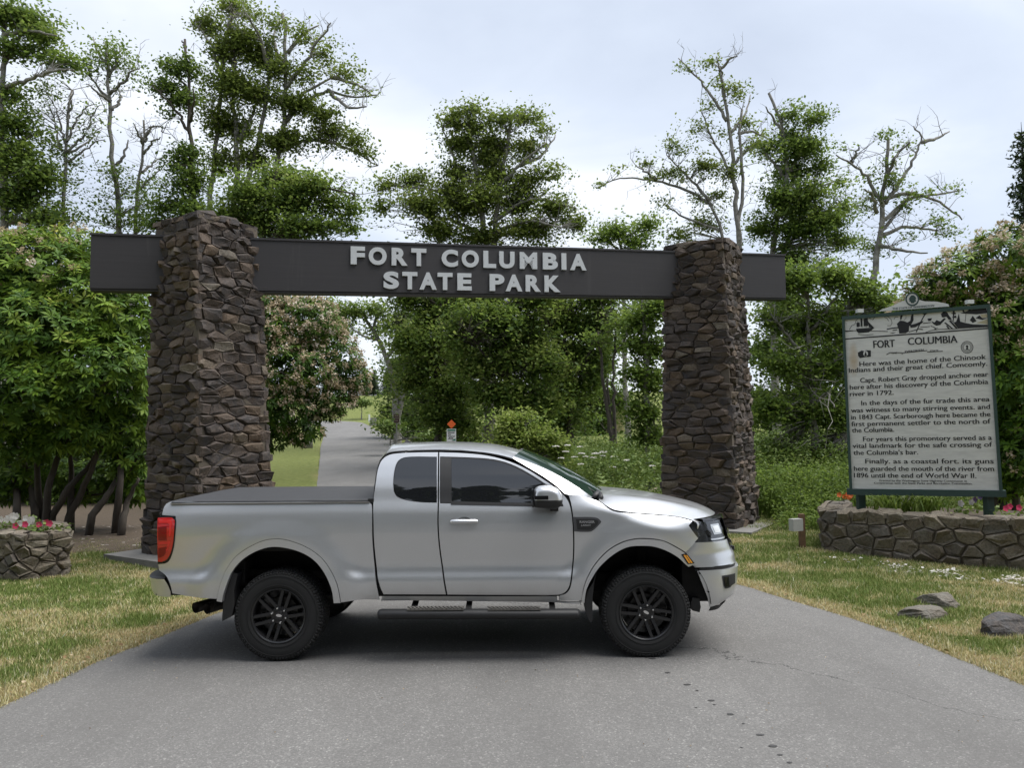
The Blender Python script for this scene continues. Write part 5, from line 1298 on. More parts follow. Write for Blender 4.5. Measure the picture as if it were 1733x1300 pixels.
tree('ivied_tree', 'narrow dark tree with a dead spike top above the left pillar', 25, [[(328, 400), (324, 300), (322, 220), (319, 140), (313, 66)]],
     [[(321, 226), (300, 188), (285, 172), (260, 148)], [(322, 205), (326, 190), (327, 150)], [(320, 160), (300, 120)], [(313, 80), (308, 68)]],
     [(296, 118, 24, 26, 24), (322, 112, 14, 34, 20), (318, 165, 14, 26, 14), (285, 145, 22, 18, 14), (262, 145, 18, 14, 10), (300, 168, 20, 22, 14), (288, 192, 14, 10, 4), (318, 262, 30, 26, 30), (320, 310, 42, 36, 60), (300, 280, 26, 22, 16), (325, 360, 56, 36, 70), (285, 350, 34, 36, 30), (270, 380, 40, 20, 24)], r0=.15, per=38, leaf=.10, sg=.2, seed=15, tint=(.0, .45), bark=m_dbark)
tree('big_alder', 'big many stemmed alder with bare pale limbs reaching right, behind the left pillar', 27,
     [[(395, 400), (398, 300), (402, 245), (394, 190), (398, 120), (396, 85)], [(352, 400), (356, 300), (368, 240), (372, 180), (374, 110), (385, 50)], [(400, 400), (430, 260), (450, 180), (455, 120), (452, 70)], [(440, 400), (466, 280), (482, 205), (483, 100), (486, 60), (478, 22)]],
     [[(483, 205), (515, 172), (555, 152), (600, 165), (640, 160)], [(478, 215), (510, 160), (560, 130), (590, 118)], [(484, 150), (520, 100), (545, 60), (560, 38)], [(455, 120), (440, 60), (415, 20)], [(486, 90), (515, 55), (540, 42)], [(470, 250), (520, 235), (570, 242), (610, 262), (640, 280)], [(372, 120), (355, 70), (330, 38)], [(385, 60), (395, 25), (392, 5)], [(555, 152), (590, 185), (620, 180)], [(400, 240), (430, 190), (440, 160)], [(398, 120), (380, 75)], [(560, 130), (600, 140), (625, 155)], [(484, 120), (460, 70), (470, 35)]],
     [(392, 14, 34, 18, 22), (345, 38, 26, 18, 16), (362, 55, 18, 14, 9), (430, 25, 30, 16, 10), (380, 88, 24, 34, 40), (412, 66, 32, 30, 46), (440, 95, 40, 34, 60), (395, 140, 40, 44, 84), (430, 160, 40, 40, 50), (372, 205, 30, 40, 50), (405, 220, 40, 30, 40), (372, 270, 30, 34, 30), (470, 120, 34, 30, 30), (478, 170, 30, 26, 20), (510, 175, 36, 24, 30), (545, 195, 36, 18, 22), (480, 240, 66, 26, 60), (560, 225, 56, 24, 36), (605, 235, 30, 20, 12), (620, 258, 22, 14, 6),
      (510, 60, 44, 24, 11), (545, 92, 44, 28, 13), (585, 122, 36, 20, 10), (600, 160, 36, 14, 8), (465, 40, 30, 20, 8), (520, 130, 34, 20, 10), (430, 270, 44, 30, 40), (355, 130, 14, 26, 8), (345, 170, 12, 24, 6)], r0=.20, per=40, leaf=.105, sg=.22, seed=16, bare=90, mat=m_leafw, tint=(.1, .8), dens=1.2)
tree('spreading_tree', 'low spreading tree filling the space over the beam right of the left pillar', 24, [[(446, 440), (448, 380), (458, 320), (470, 285)]],
     [[(452, 350), (500, 320), (560, 318), (600, 330)], [(450, 370), (490, 350), (530, 345)], [(455, 330), (425, 320), (400, 325)], [(450, 395), (510, 385), (570, 385)]],
     [(475, 300, 54, 30, 56), (420, 330, 46, 36, 56), (530, 315, 54, 26, 50), (490, 345, 60, 34, 80), (440, 372, 50, 28, 50), (560, 345, 46, 26, 36), (590, 352, 26, 28, 12), (520, 385, 70, 26, 60), (590, 385, 34, 14, 10), (385, 365, 34, 34, 34), (470, 405, 60, 18, 30)], r0=.17, per=38, leaf=.105, sg=.21, seed=17, bark=m_dbark, tint=(.12, .8), bare=14, dens=1.3)
tree('centre_alder', 'tall full tree rising in the middle above the lettering of the beam', 32, [[(826, 700), (824, 500), (822, 420), (812, 330), (800, 260), (792, 196)], [(826, 700), (835, 420), (848, 300), (866, 200)]],
     [[(812, 330), (770, 275), (748, 218)], [(840, 320), (880, 280), (925, 240)], [(820, 360), (740, 322), (650, 312)], [(826, 380), (900, 330), (975, 352)], [(745, 410), (728, 360), (715, 330)], [(845, 330), (905, 300), (945, 302)], [(822, 400), (760, 370), (700, 360)], [(826, 400), (890, 370), (950, 385)], [(880, 280), (920, 262), (940, 228)]],
     [(768, 200, 24, 22, 22), (800, 186, 30, 16, 18), (848, 202, 36, 20, 26), (890, 200, 30, 18, 20), (915, 222, 20, 16, 8), (780, 240, 38, 34, 50), (838, 245, 42, 34, 56), (888, 248, 34, 30, 30), (920, 290, 26, 18, 10), (940, 296, 18, 10, 5), (772, 290, 36, 30, 36), (840, 300, 50, 32, 54), (895, 300, 28, 18, 12), (700, 305, 46, 20, 34), (650, 314, 26, 18, 14), (715, 345, 62, 34, 70), (645, 352, 28, 26, 12), (790, 350, 70, 36, 90), (878, 345, 56, 32, 64), (940, 352, 40, 30, 40), (975, 376, 26, 26, 18), (745, 390, 60, 24, 50), (900, 388, 72, 26, 70), (820, 400, 70, 24, 60), (780, 440, 80, 40, 60), (900, 440, 80, 40, 60), (820, 330, 56, 50, 60), (828, 268, 44, 40, 40), (765, 325, 44, 36, 36), (885, 320, 40, 36, 30), (800, 215, 34, 24, 16)], r0=.24, per=34, leaf=.125, sg=.27, seed=18, mat=m_leafw, tint=(.1, .85), bare=24, dens=1.3)
for k, (D, tx, tops, bl, lab, mt) in enumerate([
    (31, 742, [(742, 740), (738, 620), (745, 520)], [(735, 540, 66, 44, 70), (690, 575, 44, 40, 36), (745, 600, 66, 46, 80), (700, 640, 46, 46, 50), (765, 660, 56, 46, 70), (738, 700, 34, 32, 36), (780, 715, 40, 30, 30)], 'leafy woodland tree right of the drive, its foliage reaching down to the brown sign', m_leaf),
    (28, 862, [(862, 755), (858, 640), (850, 530)], [(830, 545, 66, 46, 76), (885, 560, 62, 46, 70), (850, 610, 70, 46, 84), (800, 620, 46, 44, 40), (915, 620, 50, 46, 50), (850, 670, 62, 36, 56), (920, 680, 40, 36, 30), (780, 560, 40, 44, 36)], 'dense leafy woodland tree straight behind the middle of the beam', m_leaf),
    (30, 965, [(965, 755), (962, 660), (955, 540)], [(950, 545, 60, 42, 64), (1000, 560, 46, 42, 44), (965, 600, 56, 40, 60), (1010, 610, 34, 34, 24), (950, 660, 46, 44, 44), (990, 650, 34, 40, 26), (960, 710, 40, 34, 34), (1030, 540, 34, 28, 18)], 'leafy woodland tree beneath the right part of the beam, left of the thin trunks', m_leaf)]):
    tree('woodland_tree', lab, D, [tops], [[tops[1], (tx - 50, 590), (tx - 70, 560)], [tops[1], (tx + 40, 580), (tx + 70, 555)]], bl + [(tx - 45, 505, 52, 34, 40), (tx + 45, 500, 52, 34, 40)], r0=.17, per=40, leaf=.135, sg=.26, seed=30 + k, mat=mt, bark=m_dbark, tint=(.12, .95), bare=20, dens=1.75)
tree('thin_trunk_clump', 'clump of thin bare grey trunks in front of the far house', 25, [[(1034, 752), (1028, 690), (1019, 620), (1012, 560)], [(1041, 752), (1040, 680), (1038, 600), (1044, 540)], [(1037, 752), (1033, 700), (1028, 640)]], [[(1040, 600), (1060, 570), (1080, 550)]],
     [(1050, 545, 40, 26, 26), (1015, 575, 26, 22, 12), (1085, 530, 26, 20, 10)], r0=.10, per=30, leaf=.12, seed=41, bark=m_dbark, bare=10)
tree('side_alder', 'leafy tree growing close behind the left edge of the right pillar', 21, [[(1098, 770), (1095, 680), (1090, 560), (1085, 420)]], [[(1092, 640), (1065, 590), (1060, 560)], [(1090, 520), (1110, 480)]],
     [(1085, 545, 34, 30, 40), (1100, 590, 28, 36, 40), (1075, 630, 26, 24, 16), (1100, 650, 26, 40, 40), (1085, 700, 34, 30, 34), (1100, 740, 30, 26, 26), (1075, 580, 24, 20, 14), (1110, 520, 30, 30, 24)], r0=.11, per=36, leaf=.10, sg=.18, seed=42, mat=m_bright, tint=(0, .7), dens=1.6)
tree('leaning_alder', 'pale leaning tree with crooked limbs beside the drive, left of the brown sign', 42, [[(672, 720), (668, 660), (655, 605), (640, 575), (622, 545), (612, 520)], [(672, 720), (690, 600), (684, 530), (678, 490)]], [[(640, 575), (620, 572), (600, 560)], [(655, 605), (690, 560), (700, 520)], [(630, 560), (640, 530), (660, 500)]],
     [(598, 528, 40, 18, 26), (640, 525, 32, 18, 24), (635, 560, 30, 16, 16), (672, 548, 34, 28, 36), (690, 600, 26, 34, 30), (660, 640, 14, 10, 5), (698, 650, 18, 26, 18), (560, 520, 40, 16, 24)], r0=.24, per=36, leaf=.16, sg=.34, seed=43, tint=(.1, .85), bare=24)
tree('far_roadside_tree', 'tree beyond the faded shrub, seen just under the left part of the beam', 46, [[(520, 720), (525, 600), (530, 520)]], [[(527, 560), (560, 530), (600, 515)]], [(500, 510, 50, 24, 44), (560, 540, 44, 20, 34), (530, 560, 60, 30, 50), (590, 560, 24, 20, 12)], r0=.22, per=34, leaf=.18, sg=.36, seed=44, tint=(.1, .8))
tree('forked_alder', 'open many stemmed alder with lichened limbs and thin foliage above the right pillar', 29, [[(1252, 440), (1249, 375), (1245, 330), (1240, 270), (1236, 225), (1226, 165), (1218, 120)], [(1252, 440), (1248, 380), (1260, 320), (1256, 270), (1250, 225), (1256, 185)], [(1232, 440), (1222, 392), (1206, 348), (1185, 320)]],
     [[(1243, 320), (1220, 262), (1198, 222), (1186, 183)], [(1206, 348), (1165, 322), (1110, 305), (1055, 299), (1010, 318)], [(1200, 340), (1172, 308), (1145, 280), (1128, 262)], [(1230, 205), (1208, 168), (1180, 130), (1148, 98)], [(1226, 165), (1222, 130), (1212, 95)], [(1250, 225), (1275, 222), (1300, 235)], [(1236, 225), (1262, 195), (1270, 160)], [(1110, 305), (1090, 290), (1078, 282)], [(1240, 280), (1270, 250), (1282, 235)], [(1222, 392), (1150, 365), (1125, 345)], [(1218, 120), (1235, 98), (1248, 95)]],
     [(1160, 112, 18, 10, 6), (1205, 104, 24, 12, 9), (1214, 140, 18, 16, 10), (1246, 148, 26, 16, 11), (1240, 168, 12, 8, 4), (1178, 218, 28, 18, 12), (1140, 246, 36, 20, 16), (1095, 276, 22, 12, 7), (1048, 288, 14, 10, 4), (1015, 315, 14, 8, 3), (1105, 300, 20, 8, 5), (1140, 292, 34, 18, 26), (1192, 282, 36, 24, 38), (1240, 292, 28, 26, 22), (1264, 205, 28, 22, 12), (1276, 245, 30, 28, 20), (1190, 378, 46, 26, 40), (1125, 345, 22, 18, 7), (1150, 398, 38, 22, 24), (1225, 225, 20, 20, 8), (1215, 330, 30, 24, 16), (1170, 335, 24, 16, 8), (1200, 180, 22, 16, 6)], r0=.17, per=26, leaf=.10, sg=.19, seed=51, mat=m_leafw, tint=(.15, .85), bare=50)
tree('round_alder', 'broad dense dark tree with a rounded crown right of the right pillar', 32, [[(1306, 470), (1310, 400), (1318, 350), (1335, 290), (1326, 220), (1312, 180), (1301, 157)]],
     [[(1335, 290), (1358, 250), (1378, 205)], [(1326, 230), (1310, 200), (1296, 180)], [(1318, 350), (1370, 320), (1420, 305)], [(1312, 390), (1370, 372), (1410, 350), (1430, 345)], [(1328, 300), (1298, 262), (1285, 240)], [(1310, 425), (1350, 400), (1385, 385)]],
     [(1345, 196, 32, 22, 20), (1378, 200, 26, 26, 20), (1335, 228, 28, 26, 20), (1300, 252, 28, 24, 20), (1370, 246, 38, 28, 34), (1338, 290, 42, 36, 56), (1392, 280, 28, 22, 20), (1366, 330, 46, 36, 70), (1318, 336, 34, 38, 50), (1420, 308, 24, 16, 10), (1400, 376, 48, 36, 66), (1345, 390, 54, 32, 70), (1432, 356, 30, 22, 18), (1290, 388, 34, 36, 34), (1425, 410, 36, 24, 26), (1350, 440, 70, 30, 60), (1300, 470, 40, 40, 40), (1345, 255, 40, 36, 36), (1350, 355, 60, 40, 60)], r0=.2, per=36, leaf=.12, sg=.24, seed=52, tint=(.1, .75), bare=30, dens=1.3)
tree('windswept_tree', 'windswept tree with long bare crooked limbs behind the historical sign', 26, [[(1474, 520), (1480, 450), (1488, 400), (1495, 345), (1500, 290), (1503, 235)]],
     [[(1494, 350), (1470, 300), (1440, 277), (1415, 262)], [(1440, 277), (1447, 262), (1453, 246)], [(1498, 345), (1535, 292), (1558, 245), (1560, 225), (1546, 213)], [(1560, 240), (1585, 234), (1607, 222)], [(1498, 335), (1545, 325), (1590, 340), (1628, 372)], [(1490, 400), (1530, 382), (1580, 388), (1600, 400)], [(1490, 380), (1535, 335), (1580, 330), (1625, 322)], [(1486, 415), (1530, 425), (1570, 428)], [(1488, 395), (1520, 360), (1545, 320)], [(1484, 360), (1478, 330), (1462, 320)], [(1500, 300), (1515, 265), (1540, 240)]],
     [(1498, 226, 28, 10, 8), (1538, 246, 26, 8, 7), (1505, 272, 22, 16, 10), (1512, 306, 32, 20, 14), (1470, 300, 18, 14, 6), (1480, 335, 26, 16, 9), (1560, 328, 36, 14, 9), (1612, 318, 28, 14, 8), (1590, 372, 28, 14, 8), (1606, 392, 24, 16, 9), (1540, 402, 20, 10, 5), (1418, 250, 16, 8, 3), (1450, 350, 24, 22, 10), (1530, 350, 24, 16, 7), (1470, 420, 36, 30, 22)], r0=.19, per=22, leaf=.095, sg=.19, seed=53, tint=(.1, .7), bare=60)
tree('low_green_tree', 'bright green bushy tree between the right pillar and the historical sign', 19.5, [[(1380, 800), (1378, 700), (1370, 560), (1360, 470)], [(1440, 790), (1432, 650), (1440, 500)]], [[(1374, 620), (1330, 560), (1310, 540)], [(1375, 640), (1420, 600), (1450, 590)], [(1372, 560), (1410, 510), (1430, 480)], [(1378, 690), (1400, 660), (1412, 690)]],
     [(1345, 475, 46, 28, 46), (1410, 470, 50, 30, 50), (1460, 490, 40, 34, 36), (1310, 540, 36, 40, 36), (1380, 545, 60, 40, 64), (1440, 560, 46, 40, 46), (1330, 620, 50, 46, 50), (1395, 625, 50, 44, 50), (1305, 690, 36, 46, 34), (1360, 700, 50, 40, 46), (1420, 700, 40, 44, 36), (1320, 770, 50, 34, 36), (1390, 775, 46, 34, 36), (1500, 520, 40, 40, 30)], r0=.12, per=36, leaf=.095, sg=.18, seed=54, mat=m_bright, tint=(.0, .75), bare=24, dens=1.6)
tree('back_alder', 'pale slim tree between the centre tree and the right pillar, seen over the beam', 38, [[(1060, 700), (1055, 500), (1050, 400), (1042, 370)]], [[(1050, 410), (1085, 385), (1100, 360)], [(1055, 430), (1020, 400), (1010, 380)]], [(1040, 392, 32, 26, 26), (1095, 380, 28, 22, 22), (1020, 405, 26, 18, 14), (1075, 410, 36, 22, 22), (1050, 460, 60, 40, 40), (1090, 500, 40, 40, 30)], r0=.16, per=32, leaf=.14, sg=.3, seed=55, mat=m_bright, tint=(.05, .6), dens=1.6)
# trees closing the view farther back
for k, (px, D, w, top, lab) in enumerate([(770, 48, 110, 470, 'tall dark tree deep in the wood behind the centre tree'), (905, 52, 110, 440, 'dark tree deep in the wood, right of the centre tree'), (700, 56, 70, 520, 'tree deep in the wood close to the drive'), (1010, 60, 70, 500, 'tree deep in the wood left of the far house'),
                                           (1330, 44, 90, 470, 'dark tree deep in the wood right of the right pillar'), (1440, 40, 90, 490, 'dark tree deep in the wood left of the historical sign'), (1570, 36, 100, 470, 'dark tree deep in the wood behind the historical sign'), (1690, 34, 90, 480, 'dark tree behind the right flowering shrub'),
                                           (40, 36, 110, 430, 'dark tree behind the left part of the big green shrub'), (160, 38, 110, 400, 'dark tree behind the right part of the big green shrub'), (300, 40, 110, 400, 'dark tree behind the left pillar')]):
    hgt = 790 - top
    tree('deep_wood_tree', lab, D, [[(px, 790), (px + 4, 650), (px - 3, top + 20)]], [], [(px + dx * w, 790 - f * hgt, w * .55, hgt * .14, 42) for f, dx in ((.08, -.4), (.10, .4), (.25, 0), (.35, -.45), (.4, .45), (.55, 0), (.62, -.3), (.7, .3), (.86, 0))], r0=.25, per=34, leaf=.22, sg=.42, seed=70 + k, tint=(.0, .5), group='trees deep in the wood', bark=m_dbark, dens=1.8)
tree('green_bush', 'round yellow green bush standing in front of the wood, behind the truck cab roof', 20, [[(900, 800), (895, 760), (890, 720)]], [[(896, 765), (860, 730), (850, 715)], [(896, 765), (925, 740), (945, 735)]],
     [(880, 715, 44, 20, 40), (860, 740, 40, 24, 40), (910, 742, 44, 24, 44), (940, 755, 32, 22, 26), (850, 772, 40, 24, 34), (900, 780, 54, 26, 48), (950, 790, 30, 24, 22)], r0=.06, per=36, leaf=.085, sg=.14, seed=61, mat=m_bright, tint=(.5, 1.2), cat='bush', group=None, dens=1.6)
tree('hill_bush', 'dark green bush on the grassy slope where the drive turns left', 92, [[(612, 690), (612, 684)]], [], [(610, 683, 13, 7, 20), (620, 681, 9, 6, 12), (600, 684, 10, 8, 10)], r0=.08, per=40, leaf=.22, sg=.35, seed=62, mat=m_weed, tint=(.1, .5), cat='bush', group=None)
tree('verge_bush', 'dark low bush at the drive edge below the brown sign', 38, [[(660, 745), (662, 735)]], [], [(652, 720, 9, 4, 12), (664, 724, 10, 4, 10), (720, 746, 20, 8, 18), (738, 740, 16, 14, 16)], r0=.06, per=40, leaf=.15, sg=.26, seed=63, mat=m_weed, tint=(.05, .55), cat='bush', group=None)

def conifer(label, px, ptop, pbase, D, w, seed, group):
    r = np.random.default_rng(seed); c_ = P(px, ptop, D); a = c_.copy(); zb = float(ground(a[0], a[1])) - .1
    t = thing('conifer', label, 'conifer', (a[0], a[1], zb), group); H = c_[2] - zb; R = w * D / FPX
    tm = MB(); tm.tube([[a[0], a[1], zb], [c_[0], c_[1], c_[2]]], [.02 * H, .01], 7, .3); put('trunk', tm, m_dbark, t)
    cr = MB(); z = .12 * H
    while z < H * .985:
        f = 1 - z / H; n = 7
        for k in range(n):
            if r.random() < .18: continue
            az = r.uniform(0, 6.28); Ln = R * (f ** .8 + .04) * r.uniform(.55, 1.1); m = max(4, int(26 * Ln / (R + .01)) + 3)
            s = np.linspace(.12, 1, m)[:, None]; d = np.array([math.cos(az), math.sin(az), -.18 - .25 * f])
            C = np.array([a[0], a[1], zb + z]) + d * s * Ln + [0, 0, 0] + r.normal(0, .05 * R + .03, (m, 3)) + s ** 2 * [0, 0, .12 * Ln]
            leaf_quads(cr, np.repeat(C, 3, 0) + r.normal(0, .06 * R + .03, (m * 3, 3)), r, .10 * R + .12, np.clip(r.normal(.4, .25, m * 3), 0, 1), .5, .22)
        z += H * .028 + .05
    put('crown', cr, m_conif, t)
conifer('dark pointed conifer at the right picture edge above the flowering shrub', 1728, 206, 700, 40, 62, 81, None)
for k, (px, pt, w, D) in enumerate([(632, 630, 16, 118), (656, 626, 18, 124), (618, 622, 13, 130), (674, 640, 14, 121)]):
    conifer(['distant conifer on the hill crest, second from the left in its row', 'distant conifer on the hill crest, tallest and broadest of its row', 'distant conifer on the hill crest, leftmost, partly behind the faded shrub', 'distant conifer on the hill crest, low one at the right end'][k], px, pt, 690, D, w, 82 + k, 'conifers on the hill crest')

# rhododendrons ----------------------------------------------------
def whorls(mb, Pn, An, r, L_, tint, n=9, droop=.35, seg=True):
    """rosettes of long leaves round axis An"""
    N = len(Pn); An = unit(An); ref = np.where(np.abs(An[:, 2:3]) > .9, [[1., 0, 0]], [[0, 0, 1.]]); u_ = unit(np.cross(ref, An)); v_ = np.cross(An, u_)
    for k in range(n):
        a = 2 * np.pi * (k + r.uniform(-.3, .3, N)) / n; el = r.normal(.25, .28, N)
        h = np.cos(a)[:, None] * u_ + np.sin(a)[:, None] * v_
        d = unit(h * np.cos(el)[:, None] + An * np.sin(el)[:, None]); s = (L_ * r.uniform(.65, 1.15, N))[:, None]
        w = unit(np.cross(d, An)) * s * .155; nr = np.cross(w, d)
        d2 = unit(d - [0, 0, droop] * np.ones((N, 1)))
        b0 = Pn + d * s * .06; m = b0 + d * s * .5; e = m + d2 * s * .5; up = unit(np.cross(d, w)) * s * .02
        V = np.stack([b0, m - w + up, m, m + w + up, e], 1).reshape(-1, 3); i = np.arange(N) * 5
        F = np.concatenate([np.column_stack([i, i + 1, i + 2]), np.column_stack([i, i + 2, i + 3]), np.column_stack([i + 1, i + 4, i + 2]), np.column_stack([i + 2, i + 4, i + 3])])
        mb.add(V, F, np.repeat(np.clip(tint + r.normal(0, .07, N), 0, 1), 5))
def blooms(mb, C, r, rad, m=26):
    n = len(C); idx = np.repeat(np.arange(n), m); off = unit(r.normal(size=(n * m, 3))) * (rad * r.uniform(.4, 1.1, (n * m, 1)))
    leaf_quads(mb, C[idx] + off, r, .056, np.clip(np.repeat(r.normal(.45, .22, n), m) + r.normal(0, .16, n * m), 0, 1), .4, .42)
def rhodo(name, label, D, blobs, stems, L_, npa, seed, bloom, tint, droop=.3, leafs=150, axis_up=.6, topk=.3, base=None):
    r = np.random.default_rng(seed); c0 = P(*(base or stems[0][0]), D); zb = float(ground(c0[0], c0[1]))
    t = thing(name, label, 'shrub', (c0[0], c0[1], zb)); B = []
    for cx, cy, rx, ry, dy in blobs:
        c = P(cx, cy, D + dy); k = (D + dy) / FPX; B.append((c, np.array([rx * k, .8 * (rx + ry) / 2 * k, ry * k])))
    Pn, An = [], []
    for c, R in B:
        n = int(npa * (R[0] * R[2] + R[0] * R[1] + R[1] * R[2])); v = unit(r.normal(size=(n, 3)))
        v = v[(v[:, 1] < .55) | (r.random(n) < .25)]
        lump = 1 + .16 * (fbm(v[:, 0] * 3 + 9, v[:, 2] * 3 + 4, seed) - .5) * 2
        q = c + v * R * (lump * r.choice([1, .98, .95, .88, .75], len(v)) + r.normal(0, .03, len(v)))[:, None]
        keep = np.ones(len(q), bool)
        for c2, R2 in B:
            if c2 is c: continue
            keep &= np.linalg.norm((q - c2) / R2, axis=1) > .80
        keep &= q[:, 2] > zb + .25
        Pn.append(q[keep]); An.append(unit(v / R)[keep] + np.array([0, 0, axis_up]))
    Pn, An = np.concatenate(Pn), np.concatenate(An); An = An + r.normal(0, .25, An.shape)
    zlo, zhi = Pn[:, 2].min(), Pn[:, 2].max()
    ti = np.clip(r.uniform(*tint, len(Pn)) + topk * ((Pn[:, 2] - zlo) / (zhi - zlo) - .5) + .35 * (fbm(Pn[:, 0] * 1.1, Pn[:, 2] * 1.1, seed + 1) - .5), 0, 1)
    fol = MB(); order = np.argsort(Pn[:, 1] + r.normal(0, .5, len(Pn))); own, rest = order[:leafs], order[leafs:]
    whorls(fol, Pn[rest], An[rest], r, L_, ti[rest], droop=droop)
    # a looser filling of leaves inside, so the crown is not hollow
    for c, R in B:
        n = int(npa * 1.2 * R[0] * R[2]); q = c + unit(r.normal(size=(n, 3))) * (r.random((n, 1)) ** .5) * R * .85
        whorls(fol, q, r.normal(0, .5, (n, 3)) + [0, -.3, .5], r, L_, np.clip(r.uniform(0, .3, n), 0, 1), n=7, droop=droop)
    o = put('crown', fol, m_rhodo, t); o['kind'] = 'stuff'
    for k in own:
        m_ = MB(); whorls(m_, Pn[[k]], An[[k]], r, L_, ti[[k]], droop=droop); link('leaf_cluster', m_.mesh('leaf_cluster', ORG[t.name]), m_rhodo, t)
    if bloom:
        f = bloom(Pn, r); bm_ = MB(); blooms(bm_, Pn[f] + unit(An[f]) * .11, r, .095); o = put('faded_blossom', bm_, m_bloom, t); o['kind'] = 'stuff'
    sm_ = MB()
    for st in stems:
        q = smooth_path([P(px, py, D + .3 * math.sin(i * 1.7 + px)) for i, (px, py) in enumerate(st)]); q[0, 2] = min(q[0, 2], zb - .05)
        q[1:-1] += r.normal(0, .010, (len(q) - 2, 3)); sm_.tube(q, np.linspace(.075, .025, len(q)), 6, .2)
    for q in Pn[r.choice(len(Pn), min(len(Pn), 140), False)]:
        c = min(B, key=lambda b_: np.linalg.norm((q - b_[0]) / b_[1]))[0]; a = c + (q - c) * .2 - [0, 0, .3]
        sm_.tube([a, (a + q) / 2 + r.normal(0, .08, 3), q], [.02, .013, .006], 4, .2, cap=False)
    put('stems', sm_, m_dbark, t, smooth=True)
    return t
rhodo('rhododendron', 'huge glossy green rhododendron filling the left side, with dark bare stems above the stone planter', 15.2,
      [(40, 470, 120, 75, 0), (-60, 500, 140, 120, 0), (150, 520, 90, 80, -.2), (215, 560, 62, 70, .2), (60, 570, 120, 80, -.6), (160, 630, 90, 72, -.6), (30, 660, 120, 70, -.8), (215, 690, 58, 70, .1), (120, 720, 80, 46, -.4), (30, 745, 80, 36, -.4), (215, 770, 36, 36, .2), (90, 430, 110, 45, .8), (60, 800, 60, 34, .5), (150, 812, 56, 32, .7), (0, 815, 60, 36, .3), (225, 818, 32, 32, .6)],
      [[(60, 880), (50, 800), (20, 740), (0, 660)], [(75, 880), (85, 810), (110, 740), (140, 640)], [(85, 885), (110, 830), (150, 790), (200, 720)], [(110, 890), (140, 830), (165, 770), (180, 680)], [(120, 885), (120, 800), (115, 730)], [(30, 880), (25, 800), (-20, 700)], [(195, 890), (205, 820), (200, 740), (215, 640)], [(150, 880), (180, 840), (205, 800), (228, 760)], [(70, 880), (60, 790), (80, 700)], [(205, 890), (215, 850), (235, 810)]],
      .185, 150, 91, lambda Pn, r: np.flatnonzero((Pn[:, 2] > np.quantile(Pn[:, 2], .70)) & (r.random(len(Pn)) < .14)), (.12, .78), leafs=280, base=(100, 880))
rhodo('rhododendron', 'rhododendron with drooping leaves and faded pinkish blossom between left pillar and drive', 19.5,
      [(515, 555, 72, 50, 0), (465, 580, 50, 60, -.3), (560, 610, 52, 50, 0), (500, 630, 62, 50, -.6), (590, 640, 34, 36, .2), (475, 690, 54, 46, -.6), (545, 675, 46, 36, -.2), (505, 726, 44, 24, -.4), (462, 735, 34, 26, -.5), (440, 520, 50, 40, 0), (440, 640, 40, 80, 0)],
      [[(415, 815), (430, 760), (470, 700), (510, 640)], [(425, 815), (440, 750), (500, 710), (545, 680)], [(405, 815), (420, 740), (450, 660)]],
      .20, 120, 92, lambda Pn, r: np.flatnonzero((r.random(len(Pn)) < .9 * smoothstep(1.9, 3.2, Pn[:, 2]) + .2)), (.0, .45), droop=.75, leafs=120, axis_up=.25, topk=.1, base=(418, 815))
rhodo('rhododendron', 'tall rhododendron with browning blossom trusses behind the right half of the historical sign', 15.2,
      [(1640, 470, 80, 46, 0), (1710, 440, 76, 54, -.2), (1585, 490, 50, 34, .2), (1760, 500, 80, 80, -.3), (1700, 540, 70, 60, -.3), (1640, 550, 60, 50, 0), (1730, 640, 60, 70, -.5), (1670, 660, 60, 70, .2), (1740, 760, 50, 70, -.5), (1690, 780, 50, 60, 0), (1550, 540, 40, 36, .4)],
      [[(1700, 870), (1695, 800), (1700, 700), (1690, 600)], [(1715, 870), (1725, 780), (1740, 680)], [(1690, 870), (1660, 780), (1640, 660)]],
      .20, 120, 93, lambda Pn, r: np.flatnonzero((r.random(len(Pn)) < .75 * smoothstep(3.0, 4.6, Pn[:, 2]) + .10)), (.05, .7), leafs=200, base=(1700, 870))

tree('back_shrub', 'dark leafy shrub in the shade behind the stems of the big green rhododendron', 20.5, [[(120, 840), (118, 800)]], [], [(10, 800, 60, 34, 40), (80, 790, 50, 40, 40), (150, 800, 50, 34, 36), (215, 795, 46, 40, 36), (250, 770, 30, 40, 24), (20, 845, 60, 24, 34), (100, 845, 60, 24, 34), (180, 845, 60, 24, 34), (240, 835, 40, 30, 24), (60, 760, 60, 30, 36), (160, 750, 60, 30, 36)], r0=.05, per=36, leaf=.12, sg=.2, seed=64, mat=m_leaf, tint=(0, .4), cat='shrub', group=None)
